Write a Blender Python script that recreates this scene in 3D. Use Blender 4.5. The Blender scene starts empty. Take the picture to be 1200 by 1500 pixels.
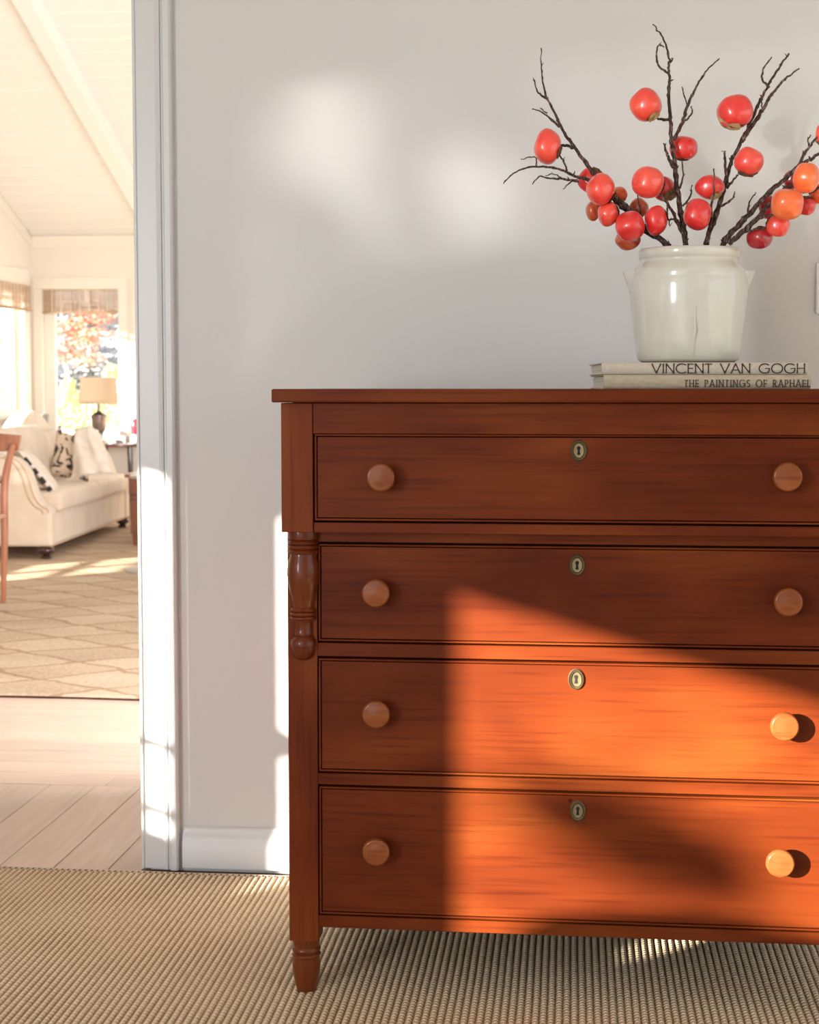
import bpy, bmesh, math, random
from mathutils import Vector, Matrix, noise
random.seed(7)
S = bpy.context.scene
COL = S.collection
PI = math.pi

# ------------------------------------------------------------------ camera
FPX, CPX, CPY, EYE = 2300.0, 600.0, 728.0, 1.07
YAW, PITCH = math.radians(6), math.radians(4)
cam = bpy.data.objects.new('camera', bpy.data.cameras.new('camera'))
COL.objects.link(cam)
cam.location = (0, 0, EYE)
cam.rotation_euler = (PI/2 - PITCH, 0, YAW)
cd = cam.data
cd.sensor_fit = 'VERTICAL'; cd.sensor_height = 36; cd.sensor_width = 28.8
cd.lens = FPX/1500*36
cd.shift_y = -(750-CPY)/1500
cd.clip_start = 0.05; cd.clip_end = 200
cd.dof.use_dof = True; cd.dof.focus_distance = 2.75; cd.dof.aperture_fstop = 9
S.camera = cam

# ------------------------------------------------------------------ world, sun, exposure
W = bpy.data.worlds.new('sky'); S.world = W; W.use_nodes = True
bg = W.node_tree.nodes['Background']
bg.inputs[0].default_value = (0.88, 0.945, 1.0, 1); bg.inputs[1].default_value = 1.92

def sun(name, d, energy, ang, col):
    l = bpy.data.lights.new(name, 'SUN'); l.energy = energy; l.angle = ang; l.color = col
    o = bpy.data.objects.new(name, l); COL.objects.link(o)
    o.rotation_euler = Vector(d).to_track_quat('-Z', 'Y').to_euler()
sun('sun', (1, 1, -0.30), 35, math.radians(0.62), (1.0, 0.93, 0.80))
sun('added_weak_sun', (0.65, 1, 0.04), 1.8, math.radians(0.95), (1.0, 0.95, 0.88))  # low second sun added for the soft wall pools; its source is unseen

S.view_settings.view_transform = 'Standard'; S.view_settings.look = 'None'
S.view_settings.exposure = 0.0; S.view_settings.gamma = 1.0
S.view_settings.use_curve_mapping = False
S.cycles.max_bounces = 8; S.cycles.diffuse_bounces = 5; S.cycles.use_denoising = True
S.cycles.sample_clamp_indirect = 6

def area(name, loc, d, sx, sy, power, col):
    l = bpy.data.lights.new(name, 'AREA'); l.shape = 'RECTANGLE'; l.size = sx; l.size_y = sy; l.energy = power; l.color = col
    o = bpy.data.objects.new(name, l); COL.objects.link(o); o.location = loc
    o.rotation_euler = Vector(d).to_track_quat('-Z', 'Y').to_euler()
area('added_fill_far_room', (0.3, 4.3, 1.2), (-0.42, 1, 0.22), 2.0, 1.6, 275, (1.0, 0.965, 0.93))  # fill lamp added behind the partition to brighten the far room
area('daylight_left_window', (-2.96, -1.9, 1.35), (1, 0.0, 0.0), 1.3, 1.5, 190, (0.94, 0.97, 1.0))

# pixel (1200x1500) -> point on a plane
FW = Vector((-math.sin(YAW)*math.cos(PITCH), math.cos(YAW)*math.cos(PITCH), -math.sin(PITCH)))
RT = Vector((math.cos(YAW), math.sin(YAW), 0)); UP = RT.cross(FW); EYEP = Vector((0, 0, EYE))
def ray(x, y): return FW + RT*((x-CPX)/FPX) - UP*((y-CPY)/FPX)
def aty(x, y, Y): r = ray(x, y); return EYEP + r*(Y/r.y)
def atx(x, y, X): r = ray(x, y); return EYEP + r*(X/r.x)
def atz(x, y, z=0): r = ray(x, y); return EYEP + r*((z-EYE)/r.z)

# ------------------------------------------------------------------ materials
def mat(name, col, rough=0.6, metal=0.0, spec=0.5, coat=0.0, coat_rough=0.1, sheen=0.0, trans=0.0, sss=0.0):
    m = bpy.data.materials.new(name); m.use_nodes = True
    b = m.node_tree.nodes['Principled BSDF']
    b.inputs['Base Color'].default_value = (*col, 1); b.inputs['Roughness'].default_value = rough
    b.inputs['Metallic'].default_value = metal; b.inputs['Specular IOR Level'].default_value = spec
    b.inputs['Coat Weight'].default_value = coat; b.inputs['Coat Roughness'].default_value = coat_rough
    b.inputs['Sheen Weight'].default_value = sheen
    b.inputs['Transmission Weight'].default_value = trans
    if sss: b.inputs['Subsurface Weight'].default_value = sss; b.inputs['Subsurface Scale'].default_value = 0.01
    return m
def nd(m, t, **kw):
    n = m.node_tree.nodes.new(t)
    for k, v in kw.items():
        if k in n.inputs.keys(): n.inputs[k].default_value = v
        else: setattr(n, k, v)
    return n
def lk(m, a, b): m.node_tree.links.new(a, b)
def B(m): return m.node_tree.nodes['Principled BSDF']
def coords(m, scale=(1, 1, 1), rot=(0, 0, 0), rnd=False):
    tc = nd(m, 'ShaderNodeTexCoord'); mp = nd(m, 'ShaderNodeMapping')
    mp.inputs['Scale'].default_value = scale; mp.inputs['Rotation'].default_value = rot
    src = tc.outputs['Object']
    if rnd:
        oi = nd(m, 'ShaderNodeObjectInfo'); ad = nd(m, 'ShaderNodeVectorMath', operation='ADD')
        sc = nd(m, 'ShaderNodeVectorMath', operation='SCALE'); cb = nd(m, 'ShaderNodeCombineXYZ')
        for k in range(3): lk(m, oi.outputs['Random'], cb.inputs[k])
        lk(m, cb.outputs[0], sc.inputs[0]); sc.inputs['Scale'].default_value = 37.0
        lk(m, src, ad.inputs[0]); lk(m, sc.outputs[0], ad.inputs[1]); src = ad.outputs[0]
    lk(m, src, mp.inputs['Vector']); return mp.outputs[0]
def ramp(m, fac, stops):
    r = nd(m, 'ShaderNodeValToRGB'); e = r.color_ramp.elements
    while len(e) < len(stops): e.new(0.5)
    for k, (p, c) in enumerate(stops): e[k].position = p; e[k].color = (*c, 1)
    lk(m, fac, r.inputs['Fac']); return r.outputs['Color']
def bump(m, h, strength=0.2, dist=0.002):
    b = nd(m, 'ShaderNodeBump'); b.inputs['Strength'].default_value = strength; b.inputs['Distance'].default_value = dist
    lk(m, h, b.inputs['Height']); lk(m, b.outputs[0], B(m).inputs['Normal'])
def mix(m, fac, a, b, mode='MIX'):
    n = nd(m, 'ShaderNodeMix', data_type='RGBA', blend_type=mode)
    if isinstance(fac, (int, float)): n.inputs[0].default_value = fac
    else: lk(m, fac, n.inputs[0])
    for s, v in ((n.inputs[6], a), (n.inputs[7], b)):
        if isinstance(v, tuple): s.default_value = (*v, 1)
        else: lk(m, v, s)
    return n.outputs[2]
def noisy(name, c0, c1, scale=(8, 8, 8), detail=4, bstr=0.0, bscale=None, **kw):
    m = mat(name, c0, **kw); v = coords(m, scale, rnd=True)
    n = nd(m, 'ShaderNodeTexNoise', Scale=1.0, Detail=float(detail)); lk(m, v, n.inputs['Vector'])
    lk(m, ramp(m, n.outputs['Fac'], [(0.35, c0), (0.65, c1)]), B(m).inputs['Base Color'])
    if bstr:
        v2 = coords(m, bscale or scale); n2 = nd(m, 'ShaderNodeTexNoise', Scale=1.0, Detail=3.0); lk(m, v2, n2.inputs['Vector'])
        bump(m, n2.outputs['Fac'], bstr)
    return m

def cherry(name, grain_axis, dark=1.0):
    """old polished cherry / maple: fine long grain, cloudy figure, small dents"""
    m = mat(name, (0.2, 0.035, 0.01), rough=0.45, spec=0.09, coat=0.035, coat_rough=0.30)
    st = [14, 14, 14]
    fine = [150, 150, 150]; fine[grain_axis] = 5; med = [34, 34, 34]; med[grain_axis] = 3.2
    cl = [5, 5, 7]; cl[grain_axis] = 3.0
    n1 = nd(m, 'ShaderNodeTexNoise', Scale=1.0, Detail=5.0); lk(m, coords(m, fine, rnd=True), n1.inputs['Vector'])
    n2 = nd(m, 'ShaderNodeTexNoise', Scale=1.0, Detail=3.0, Distortion=0.7); lk(m, coords(m, med, rnd=True), n2.inputs['Vector'])
    n3 = nd(m, 'ShaderNodeTexNoise', Scale=1.0, Detail=2.0, Distortion=0.4); lk(m, coords(m, cl, rnd=True), n3.inputs['Vector'])
    d = dark
    c1 = ramp(m, n3.outputs['Fac'], [(0.3, (0.078*d, 0.0118*d, 0.0024*d)), (0.5, (0.108*d, 0.0182*d, 0.0030*d)), (0.72, (0.150*d, 0.033*d, 0.0056*d))])
    c2 = ramp(m, n2.outputs['Fac'], [(0.36, (0.93, 0.89, 0.88)), (0.6, (1.03, 1.05, 1.06))])
    c = mix(m, 0.45, c1, c2, 'MULTIPLY')
    c3 = ramp(m, n1.outputs['Fac'], [(0.30, (0.55, 0.45, 0.42)), (0.46, (1.0, 1.0, 1.0)), (0.7, (1.12, 1.2, 1.2))])
    c = mix(m, 0.62, c, c3, 'MULTIPLY')
    # sparse dark nicks
    vo = nd(m, 'ShaderNodeTexVoronoi', Scale=7.0); lk(m, coords(m, (1, 1, 1), rnd=True), vo.inputs['Vector'])
    dk = ramp(m, vo.outputs['Distance'], [(0.0, (0.35, 0.3, 0.3)), (0.022, (0.35, 0.3, 0.3)), (0.03, (1, 1, 1))])
    c = mix(m, 1.0, c, dk, 'MULTIPLY')
    lk(m, c, B(m).inputs['Base Color'])
    bump(m, n1.outputs['Fac'], 0.10, 0.0006)
    return m
WOOD_X = cherry('polished_cherry_long_grain', 0)
WOOD_Z = cherry('polished_cherry_upright_grain', 2, 1.05)
WOOD_TURN = cherry('polished_cherry_turned', 2, 0.95); B(WOOD_TURN).inputs['Coat Weight'].default_value = 0.45; B(WOOD_TURN).inputs['Coat Roughness'].default_value = 0.16
KNOB = cherry('maple_knob', 0, 1.0); B(KNOB).inputs['Coat Weight'].default_value = 0.5; B(KNOB).inputs['Coat Roughness'].default_value = 0.12
for n in KNOB.node_tree.nodes:
    if n.bl_idname == 'ShaderNodeValToRGB' and abs(n.color_ramp.elements[0].color[1]-0.0118) < 2e-3:
        for e, c in zip(n.color_ramp.elements, ((0.145, 0.034, 0.008), (0.19, 0.050, 0.012), (0.24, 0.068, 0.018))): e.color = (*c, 1)
GROOVE = mat('dark_joint', (0.018, 0.005, 0.004), rough=0.8)

def painted(name, c, rough=0.5, b=0.05, sc=60):
    m = mat(name, c, rough=rough, spec=0.4)
    n = nd(m, 'ShaderNodeTexNoise', Scale=1.0, Detail=3.0); lk(m, coords(m, (sc, sc, sc)), n.inputs['Vector'])
    bump(m, n.outputs['Fac'], b, 0.001); return m
WALLP = painted('wall_paint_pale_grey', (0.63, 0.628, 0.625), 0.62, 0.10, 90)
TRIMP = painted('trim_paint_white_satin', (0.625, 0.64, 0.655), 0.32, 0.04, 30)
CREAM = painted('cream_wall_paint', (0.87, 0.80, 0.715), 0.6, 0.03)
CREAMT = painted('cream_trim_paint', (0.89, 0.825, 0.73), 0.4, 0.03)
CEILP = painted('ceiling_board_paint', (0.92, 0.895, 0.865), 0.6, 0.03)
CEILG = mat('ceiling_groove', (0.36, 0.30, 0.25), rough=0.8)
CERAMIC_DARK = mat('unglazed_foot', (0.20, 0.16, 0.12), rough=0.9)

def plank_mat():
    m = mat('pale_oak_floor', (0.6, 0.42, 0.31), rough=0.38, spec=0.45)
    oi = nd(m, 'ShaderNodeObjectInfo')
    n = nd(m, 'ShaderNodeTexNoise', Scale=1.0, Detail=5.0, Distortion=1.2); lk(m, coords(m, (30, 2.6, 30), rnd=True), n.inputs['Vector'])
    c = ramp(m, n.outputs['Fac'], [(0.25, (0.54, 0.40, 0.32)), (0.5, (0.61, 0.465, 0.38)), (0.75, (0.66, 0.52, 0.43))])
    c = mix(m, 1.0, c, ramp(m, oi.outputs['Random'], [(0.0, (0.88, 0.88, 0.88)), (1.0, (1.06, 1.04, 1.02))]), 'MULTIPLY')
    lk(m, c, B(m).inputs['Base Color']); bump(m, n.outputs['Fac'], 0.12, 0.001); return m
PLANK = plank_mat()
PLANKX = PLANK.copy(); PLANKX.name = 'pale_oak_floor_crosswise'
for n in PLANKX.node_tree.nodes:
    if n.bl_idname == 'ShaderNodeMapping': n.inputs['Scale'].default_value = (2.6, 30, 30)
DARKFLOOR = mat('floor_shade_and_stitch_brown', (0.10, 0.045, 0.03), rough=0.5)  # brown with the shade under the baseboard put in; also rug stitching

def jute():
    m = mat('jute_rib', (0.55, 0.4, 0.24), rough=0.95, spec=0.15)
    # knots along each rib, offset from rib to rib
    tc = nd(m, 'ShaderNodeTexCoord'); sp = nd(m, 'ShaderNodeSeparateXYZ'); lk(m, tc.outputs['Object'], sp.inputs[0])
    mu = nd(m, 'ShaderNodeMath', operation='MULTIPLY'); lk(m, sp.outputs['Y'], mu.inputs[0]); mu.inputs[1].default_value = 2*PI/0.0115
    rb = nd(m, 'ShaderNodeMath', operation='MULTIPLY'); lk(m, sp.outputs['X'], rb.inputs[0]); rb.inputs[1].default_value = 1/RIB
    fl = nd(m, 'ShaderNodeMath', operation='FLOOR'); lk(m, rb.outputs[0], fl.inputs[0])
    of = nd(m, 'ShaderNodeMath', operation='MULTIPLY'); lk(m, fl.outputs[0], of.inputs[0]); of.inputs[1].default_value = PI*1.07
    ad = nd(m, 'ShaderNodeMath', operation='ADD'); lk(m, mu.outputs[0], ad.inputs[0]); lk(m, of.outputs[0], ad.inputs[1])
    sn = nd(m, 'ShaderNodeMath', operation='SINE'); lk(m, ad.outputs[0], sn.inputs[0])
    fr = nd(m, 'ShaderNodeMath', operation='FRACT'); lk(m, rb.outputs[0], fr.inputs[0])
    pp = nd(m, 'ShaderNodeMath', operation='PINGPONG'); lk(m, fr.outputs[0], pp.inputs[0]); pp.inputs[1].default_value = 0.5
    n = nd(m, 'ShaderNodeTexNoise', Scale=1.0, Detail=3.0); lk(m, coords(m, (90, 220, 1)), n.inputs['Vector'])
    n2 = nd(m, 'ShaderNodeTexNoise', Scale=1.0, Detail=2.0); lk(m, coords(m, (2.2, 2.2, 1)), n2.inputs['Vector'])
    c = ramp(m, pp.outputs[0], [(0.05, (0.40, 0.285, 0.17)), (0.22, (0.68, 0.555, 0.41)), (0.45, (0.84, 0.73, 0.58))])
    c = mix(m, 0.55, c, ramp(m, sn.outputs[0], [(0.0, (0.70, 0.64, 0.56)), (0.45, (1, 1, 1))]), 'MULTIPLY')
    c = mix(m, 0.6, c, ramp(m, n.outputs['Fac'], [(0.3, (0.75, 0.7, 0.62)), (0.7, (1.15, 1.14, 1.1))]), 'MULTIPLY')
    c = mix(m, 0.6, c, ramp(m, n2.outputs['Fac'], [(0.3, (0.93, 0.88, 0.82)), (0.7, (1.05, 1.05, 1.05))]), 'MULTIPLY')
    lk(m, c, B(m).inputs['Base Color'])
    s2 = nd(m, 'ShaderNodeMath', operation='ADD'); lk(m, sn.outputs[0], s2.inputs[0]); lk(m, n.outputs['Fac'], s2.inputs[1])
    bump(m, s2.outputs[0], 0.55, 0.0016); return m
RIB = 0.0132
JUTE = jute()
BIND = noisy('jute_binding', (0.56, 0.44, 0.30), (0.68, 0.56, 0.41), (60, 60, 60), rough=0.95)

def far_rug():
    m = mat('woven_diamond_rug', (0.5, 0.36, 0.25), rough=0.95, spec=0.1)
    tc = nd(m, 'ShaderNodeTexCoord'); mp = nd(m, 'ShaderNodeMapping'); lk(m, tc.outputs['Object'], mp.inputs['Vector'])
    mp.inputs['Rotation'].default_value = (0, 0, math.radians(45)); mp.inputs['Scale'].default_value = (1.9, 2.6, 1)
    nw = nd(m, 'ShaderNodeTexNoise', Scale=3.0, Detail=3.0); lk(m, tc.outputs['Object'], nw.inputs['Vector'])
    sc = nd(m, 'ShaderNodeVectorMath', operation='SCALE'); lk(m, nw.outputs['Color'], sc.inputs[0]); sc.inputs['Scale'].default_value = 0.45
    ad = nd(m, 'ShaderNodeVectorMath', operation='ADD'); lk(m, mp.outputs[0], ad.inputs[0]); lk(m, sc.outputs[0], ad.inputs[1])
    ck = nd(m, 'ShaderNodeTexChecker', Scale=1.5); lk(m, ad.outputs[0], ck.inputs['Vector'])
    br = nd(m, 'ShaderNodeTexBrick', offset=0.0, Scale=1.5); lk(m, ad.outputs[0], br.inputs['Vector'])
    br.inputs['Mortar Size'].default_value = 0.05; br.inputs['Mortar Smooth'].default_value = 0.6
    br.inputs['Brick Width'].default_value = 1.0; br.inputs['Row Height'].default_value = 1.0
    br.inputs['Color1'].default_value = (0, 0, 0, 1); br.inputs['Color2'].default_value = (0, 0, 0, 1); br.inputs['Mortar'].default_value = (1, 1, 1, 1)
    n = nd(m, 'ShaderNodeTexNoise', Scale=1.0, Detail=5.0); lk(m, coords(m, (60, 60, 1)), n.inputs['Vector'])
    n2 = nd(m, 'ShaderNodeTexNoise', Scale=2.5, Detail=4.0); lk(m, coords(m, (1, 2.2, 1)), n2.inputs['Vector'])
    c = mix(m, ck.outputs['Fac'], (0.53, 0.41, 0.30), (0.58, 0.46, 0.345))
    c = mix(m, br.outputs['Color'], c, (0.40, 0.275, 0.18))
    c = mix(m, 0.7, c, ramp(m, n.outputs['Fac'], [(0.3, (0.72, 0.7, 0.68)), (0.7, (1.2, 1.2, 1.2))]), 'MULTIPLY')
    c = mix(m, 0.7, c, ramp(m, n2.outputs['Fac'], [(0.3, (0.85, 0.82, 0.8)), (0.7, (1.1, 1.1, 1.1))]), 'MULTIPLY')
    lk(m, c, B(m).inputs['Base Color']); bump(m, n.outputs['Fac'], 0.5, 0.004); return m
FARRUG = far_rug()

def glaze():
    m = mat('stoneware_glaze', (0.60, 0.575, 0.48), rough=0.16, spec=0.5, coat=0.5, coat_rough=0.05)
    n = nd(m, 'ShaderNodeTexNoise', Scale=1.0, Detail=5.0); lk(m, coords(m, (14, 14, 5)), n.inputs['Vector'])
    c = ramp(m, n.outputs['Fac'], [(0.3, (0.55, 0.54, 0.475)), (0.55, (0.62, 0.61, 0.545)), (0.75, (0.67, 0.66, 0.60))])
    vo = nd(m, 'ShaderNodeTexVoronoi', Scale=55.0); lk(m, coords(m, (1, 1, 1)), vo.inputs['Vector'])
    dk = ramp(m, vo.outputs['Distance'], [(0.0, (0.4, 0.32, 0.25)), (0.035, (0.4, 0.32, 0.25)), (0.05, (1, 1, 1))])
    big = nd(m, 'ShaderNodeTexNoise', Scale=1.0, Detail=1.0); lk(m, coords(m, (9, 9, 9)), big.inputs['Vector'])
    gt = ramp(m, big.outputs['Fac'], [(0.55, (0, 0, 0)), (0.6, (1, 1, 1))])
    c = mix(m, gt, c, mix(m, 1.0, c, dk, 'MULTIPLY'))
    lk(m, c, B(m).inputs['Base Color'])
    n2 = nd(m, 'ShaderNodeTexNoise', Scale=1.0, Detail=2.0); lk(m, coords(m, (30, 30, 60)), n2.inputs['Vector'])
    bump(m, n2.outputs['Fac'], 0.12, 0.002); return m
GLAZE = glaze()

def bark():
    m = mat('twig_bark', (0.06, 0.035, 0.028), rough=0.85, spec=0.3)
    n = nd(m, 'ShaderNodeTexNoise', Scale=1.0, Detail=6.0); lk(m, coords(m, (260, 260, 110)), n.inputs['Vector'])
    lk(m, ramp(m, n.outputs['Fac'], [(0.35, (0.028, 0.014, 0.011)), (0.55, (0.085, 0.05, 0.042)), (0.72, (0.26, 0.20, 0.19))]), B(m).inputs['Base Color'])
    bump(m, n.outputs['Fac'], 0.9, 0.002); return m
BARK = bark()
def fruit(name, a, b):
    m = mat(name, a, rough=0.28, spec=0.5, coat=0.6, coat_rough=0.12)
    n = nd(m, 'ShaderNodeTexNoise', Scale=1.0, Detail=4.0); lk(m, coords(m, (38, 38, 38), rnd=True), n.inputs['Vector'])
    lk(m, ramp(m, n.outputs['Fac'], [(0.35, a), (0.68, b)]), B(m).inputs['Base Color'])
    n2 = nd(m, 'ShaderNodeTexNoise', Scale=1.0, Detail=2.0); lk(m, coords(m, (120, 120, 120)), n2.inputs['Vector'])
    bump(m, n2.outputs['Fac'], 0.06, 0.001); return m
CORAL = fruit('coral_skin', (0.82, 0.060, 0.045), (0.87, 0.10, 0.06))
RED = fruit('red_skin', (0.70, 0.022, 0.026), (0.80, 0.06, 0.045))
ORANGE = fruit('orange_skin', (0.84, 0.13, 0.035), (0.90, 0.20, 0.06))
RUSSET = fruit('russet_skin', (0.40, 0.055, 0.018), (0.55, 0.10, 0.03))
CRIMSON = fruit('crimson_skin', (0.32, 0.010, 0.018), (0.46, 0.022, 0.028))
CALYX = noisy('dry_calyx', (0.13, 0.075, 0.035), (0.30, 0.19, 0.09), (120, 120, 120), rough=0.9)
CALYXY = noisy('straw_calyx', (0.45, 0.33, 0.15), (0.62, 0.48, 0.26), (120, 120, 120), rough=0.9)
BOOKA = noisy('grey_cream_cloth', (0.50, 0.43, 0.35), (0.56, 0.49, 0.405), (260, 260, 260), rough=0.85, bstr=0.2, bscale=(900, 900, 900))
BOOKB = noisy('buff_cloth', (0.42, 0.35, 0.245), (0.50, 0.42, 0.31), (90, 90, 200), rough=0.85, bstr=0.2, bscale=(900, 900, 900))
PAGES = mat('page_edges', (0.66, 0.62, 0.54), rough=0.9)
n_ = nd(PAGES, 'ShaderNodeTexNoise', Scale=1.0, Detail=2.0); lk(PAGES, coords(PAGES, (3, 3, 900)), n_.inputs['Vector'])
lk(PAGES, ramp(PAGES, n_.outputs['Fac'], [(0.35, (0.46, 0.41, 0.34)), (0.6, (0.72, 0.68, 0.60))]), B(PAGES).inputs['Base Color'])
INKA = mat('black_lettering', (0.022, 0.013, 0.010), rough=0.7)
INKB = mat('brown_lettering', (0.075, 0.045, 0.025), rough=0.7)
BRASS = mat('aged_brass', (0.24, 0.19, 0.11), rough=0.40, metal=0.8)
BRASSD = mat('tarnished_brass_recess', (0.10, 0.075, 0.045), rough=0.6, metal=0.5)
BLACK = mat('keyhole_dark', (0.004, 0.003, 0.003), rough=0.9)
SWP = mat('white_plastic', (0.85, 0.86, 0.88), rough=0.3)
SOFA = noisy('oatmeal_upholstery', (0.66, 0.545, 0.43), (0.74, 0.62, 0.505), (6, 6, 6), rough=0.9, sheen=0.2, bstr=0.15, bscale=(200, 200, 200))
PIPING = mat('upholstery_piping', (0.60, 0.44, 0.30), rough=0.9)
NAIL = mat('nailhead_brass', (0.45, 0.33, 0.2), rough=0.4, metal=0.8)
THROW = noisy('ivory_throw', (0.72, 0.63, 0.54), (0.80, 0.72, 0.63), (20, 20, 20), rough=0.95)
DARKLEG = mat('dark_turned_wood', (0.05, 0.014, 0.012), rough=0.25, coat=0.5)
WALNUT = noisy('brown_table_wood', (0.17, 0.065, 0.035), (0.26, 0.11, 0.06), (20, 20, 4), rough=0.4)
CHAIRW = noisy('reddish_chair_wood', (0.30, 0.105, 0.055), (0.40, 0.16, 0.09), (30, 30, 6), rough=0.28, coat=0.4)
LINEN = noisy('linen_shade', (0.60, 0.44, 0.29), (0.66, 0.49, 0.33), (3, 3, 3), rough=0.9)
PEWTER = mat('antique_pewter', (0.30, 0.22, 0.19), rough=0.35, metal=0.6)
WHITEC = mat('white_glazed_pot', (0.85, 0.82, 0.76), rough=0.4)
REDG = mat('red_glass', (0.35, 0.03, 0.05), rough=0.2)
GREYB = mat('grey_book_cloth', (0.28, 0.25, 0.25), rough=0.8)
PINKB = mat('pink_print', (0.62, 0.20, 0.24), rough=0.7)
METALG = mat('grey_metal', (0.42, 0.38, 0.35), rough=0.4, metal=0.5)
BLIND = mat('woven_reed_blind', (0.45, 0.3, 0.2), rough=0.9)
w1 = nd(BLIND, 'ShaderNodeTexNoise', Scale=1.0, Detail=3.0); lk(BLIND, coords(BLIND, (4, 4, 190)), w1.inputs['Vector'])
w2 = nd(BLIND, 'ShaderNodeTexNoise', Scale=1.0, Detail=1.0); lk(BLIND, coords(BLIND, (22, 22, 1)), w2.inputs['Vector'])
c_ = ramp(BLIND, w1.outputs['Fac'], [(0.35, (0.42, 0.27, 0.18)), (0.62, (0.66, 0.49, 0.36))])
lk(BLIND, mix(BLIND, 0.5, c_, ramp(BLIND, w2.outputs['Fac'], [(0.4, (0.8, 0.76, 0.74)), (0.6, (1.15, 1.15, 1.15))]), 'MULTIPLY'), B(BLIND).inputs['Base Color'])
CORDM = mat('blind_cord', (0.75, 0.62, 0.5), rough=0.9)
def glass_mat():
    m = bpy.data.materials.new('window_glass'); m.use_nodes = True; t = m.node_tree; t.nodes.clear()
    o = t.nodes.new('ShaderNodeOutputMaterial'); mx = t.nodes.new('ShaderNodeMixShader'); tr = t.nodes.new('ShaderNodeBsdfTransparent'); gl = t.nodes.new('ShaderNodeBsdfGlossy')
    gl.inputs['Roughness'].default_value = 0.02; mx.inputs[0].default_value = 0.06
    t.links.new(tr.outputs[0], mx.inputs[1]); t.links.new(gl.outputs[0], mx.inputs[2]); t.links.new(mx.outputs[0], o.inputs[0]); return m
GLASS = glass_mat()
PATT = mat('black_and_ivory_print', (0.7, 0.6, 0.5), rough=0.95)
pn = nd(PATT, 'ShaderNodeTexNoise', Scale=1.0, Detail=2.0, Distortion=1.6); lk(PATT, coords(PATT, (9, 9, 9)), pn.inputs['Vector'])
lk(PATT, ramp(PATT, pn.outputs['Fac'], [(0.48, (0.74, 0.62, 0.5)), (0.51, (0.03, 0.02, 0.025)), (0.58, (0.03, 0.02, 0.025)), (0.61, (0.74, 0.62, 0.5))]), B(PATT).inputs['Base Color'])

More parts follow.
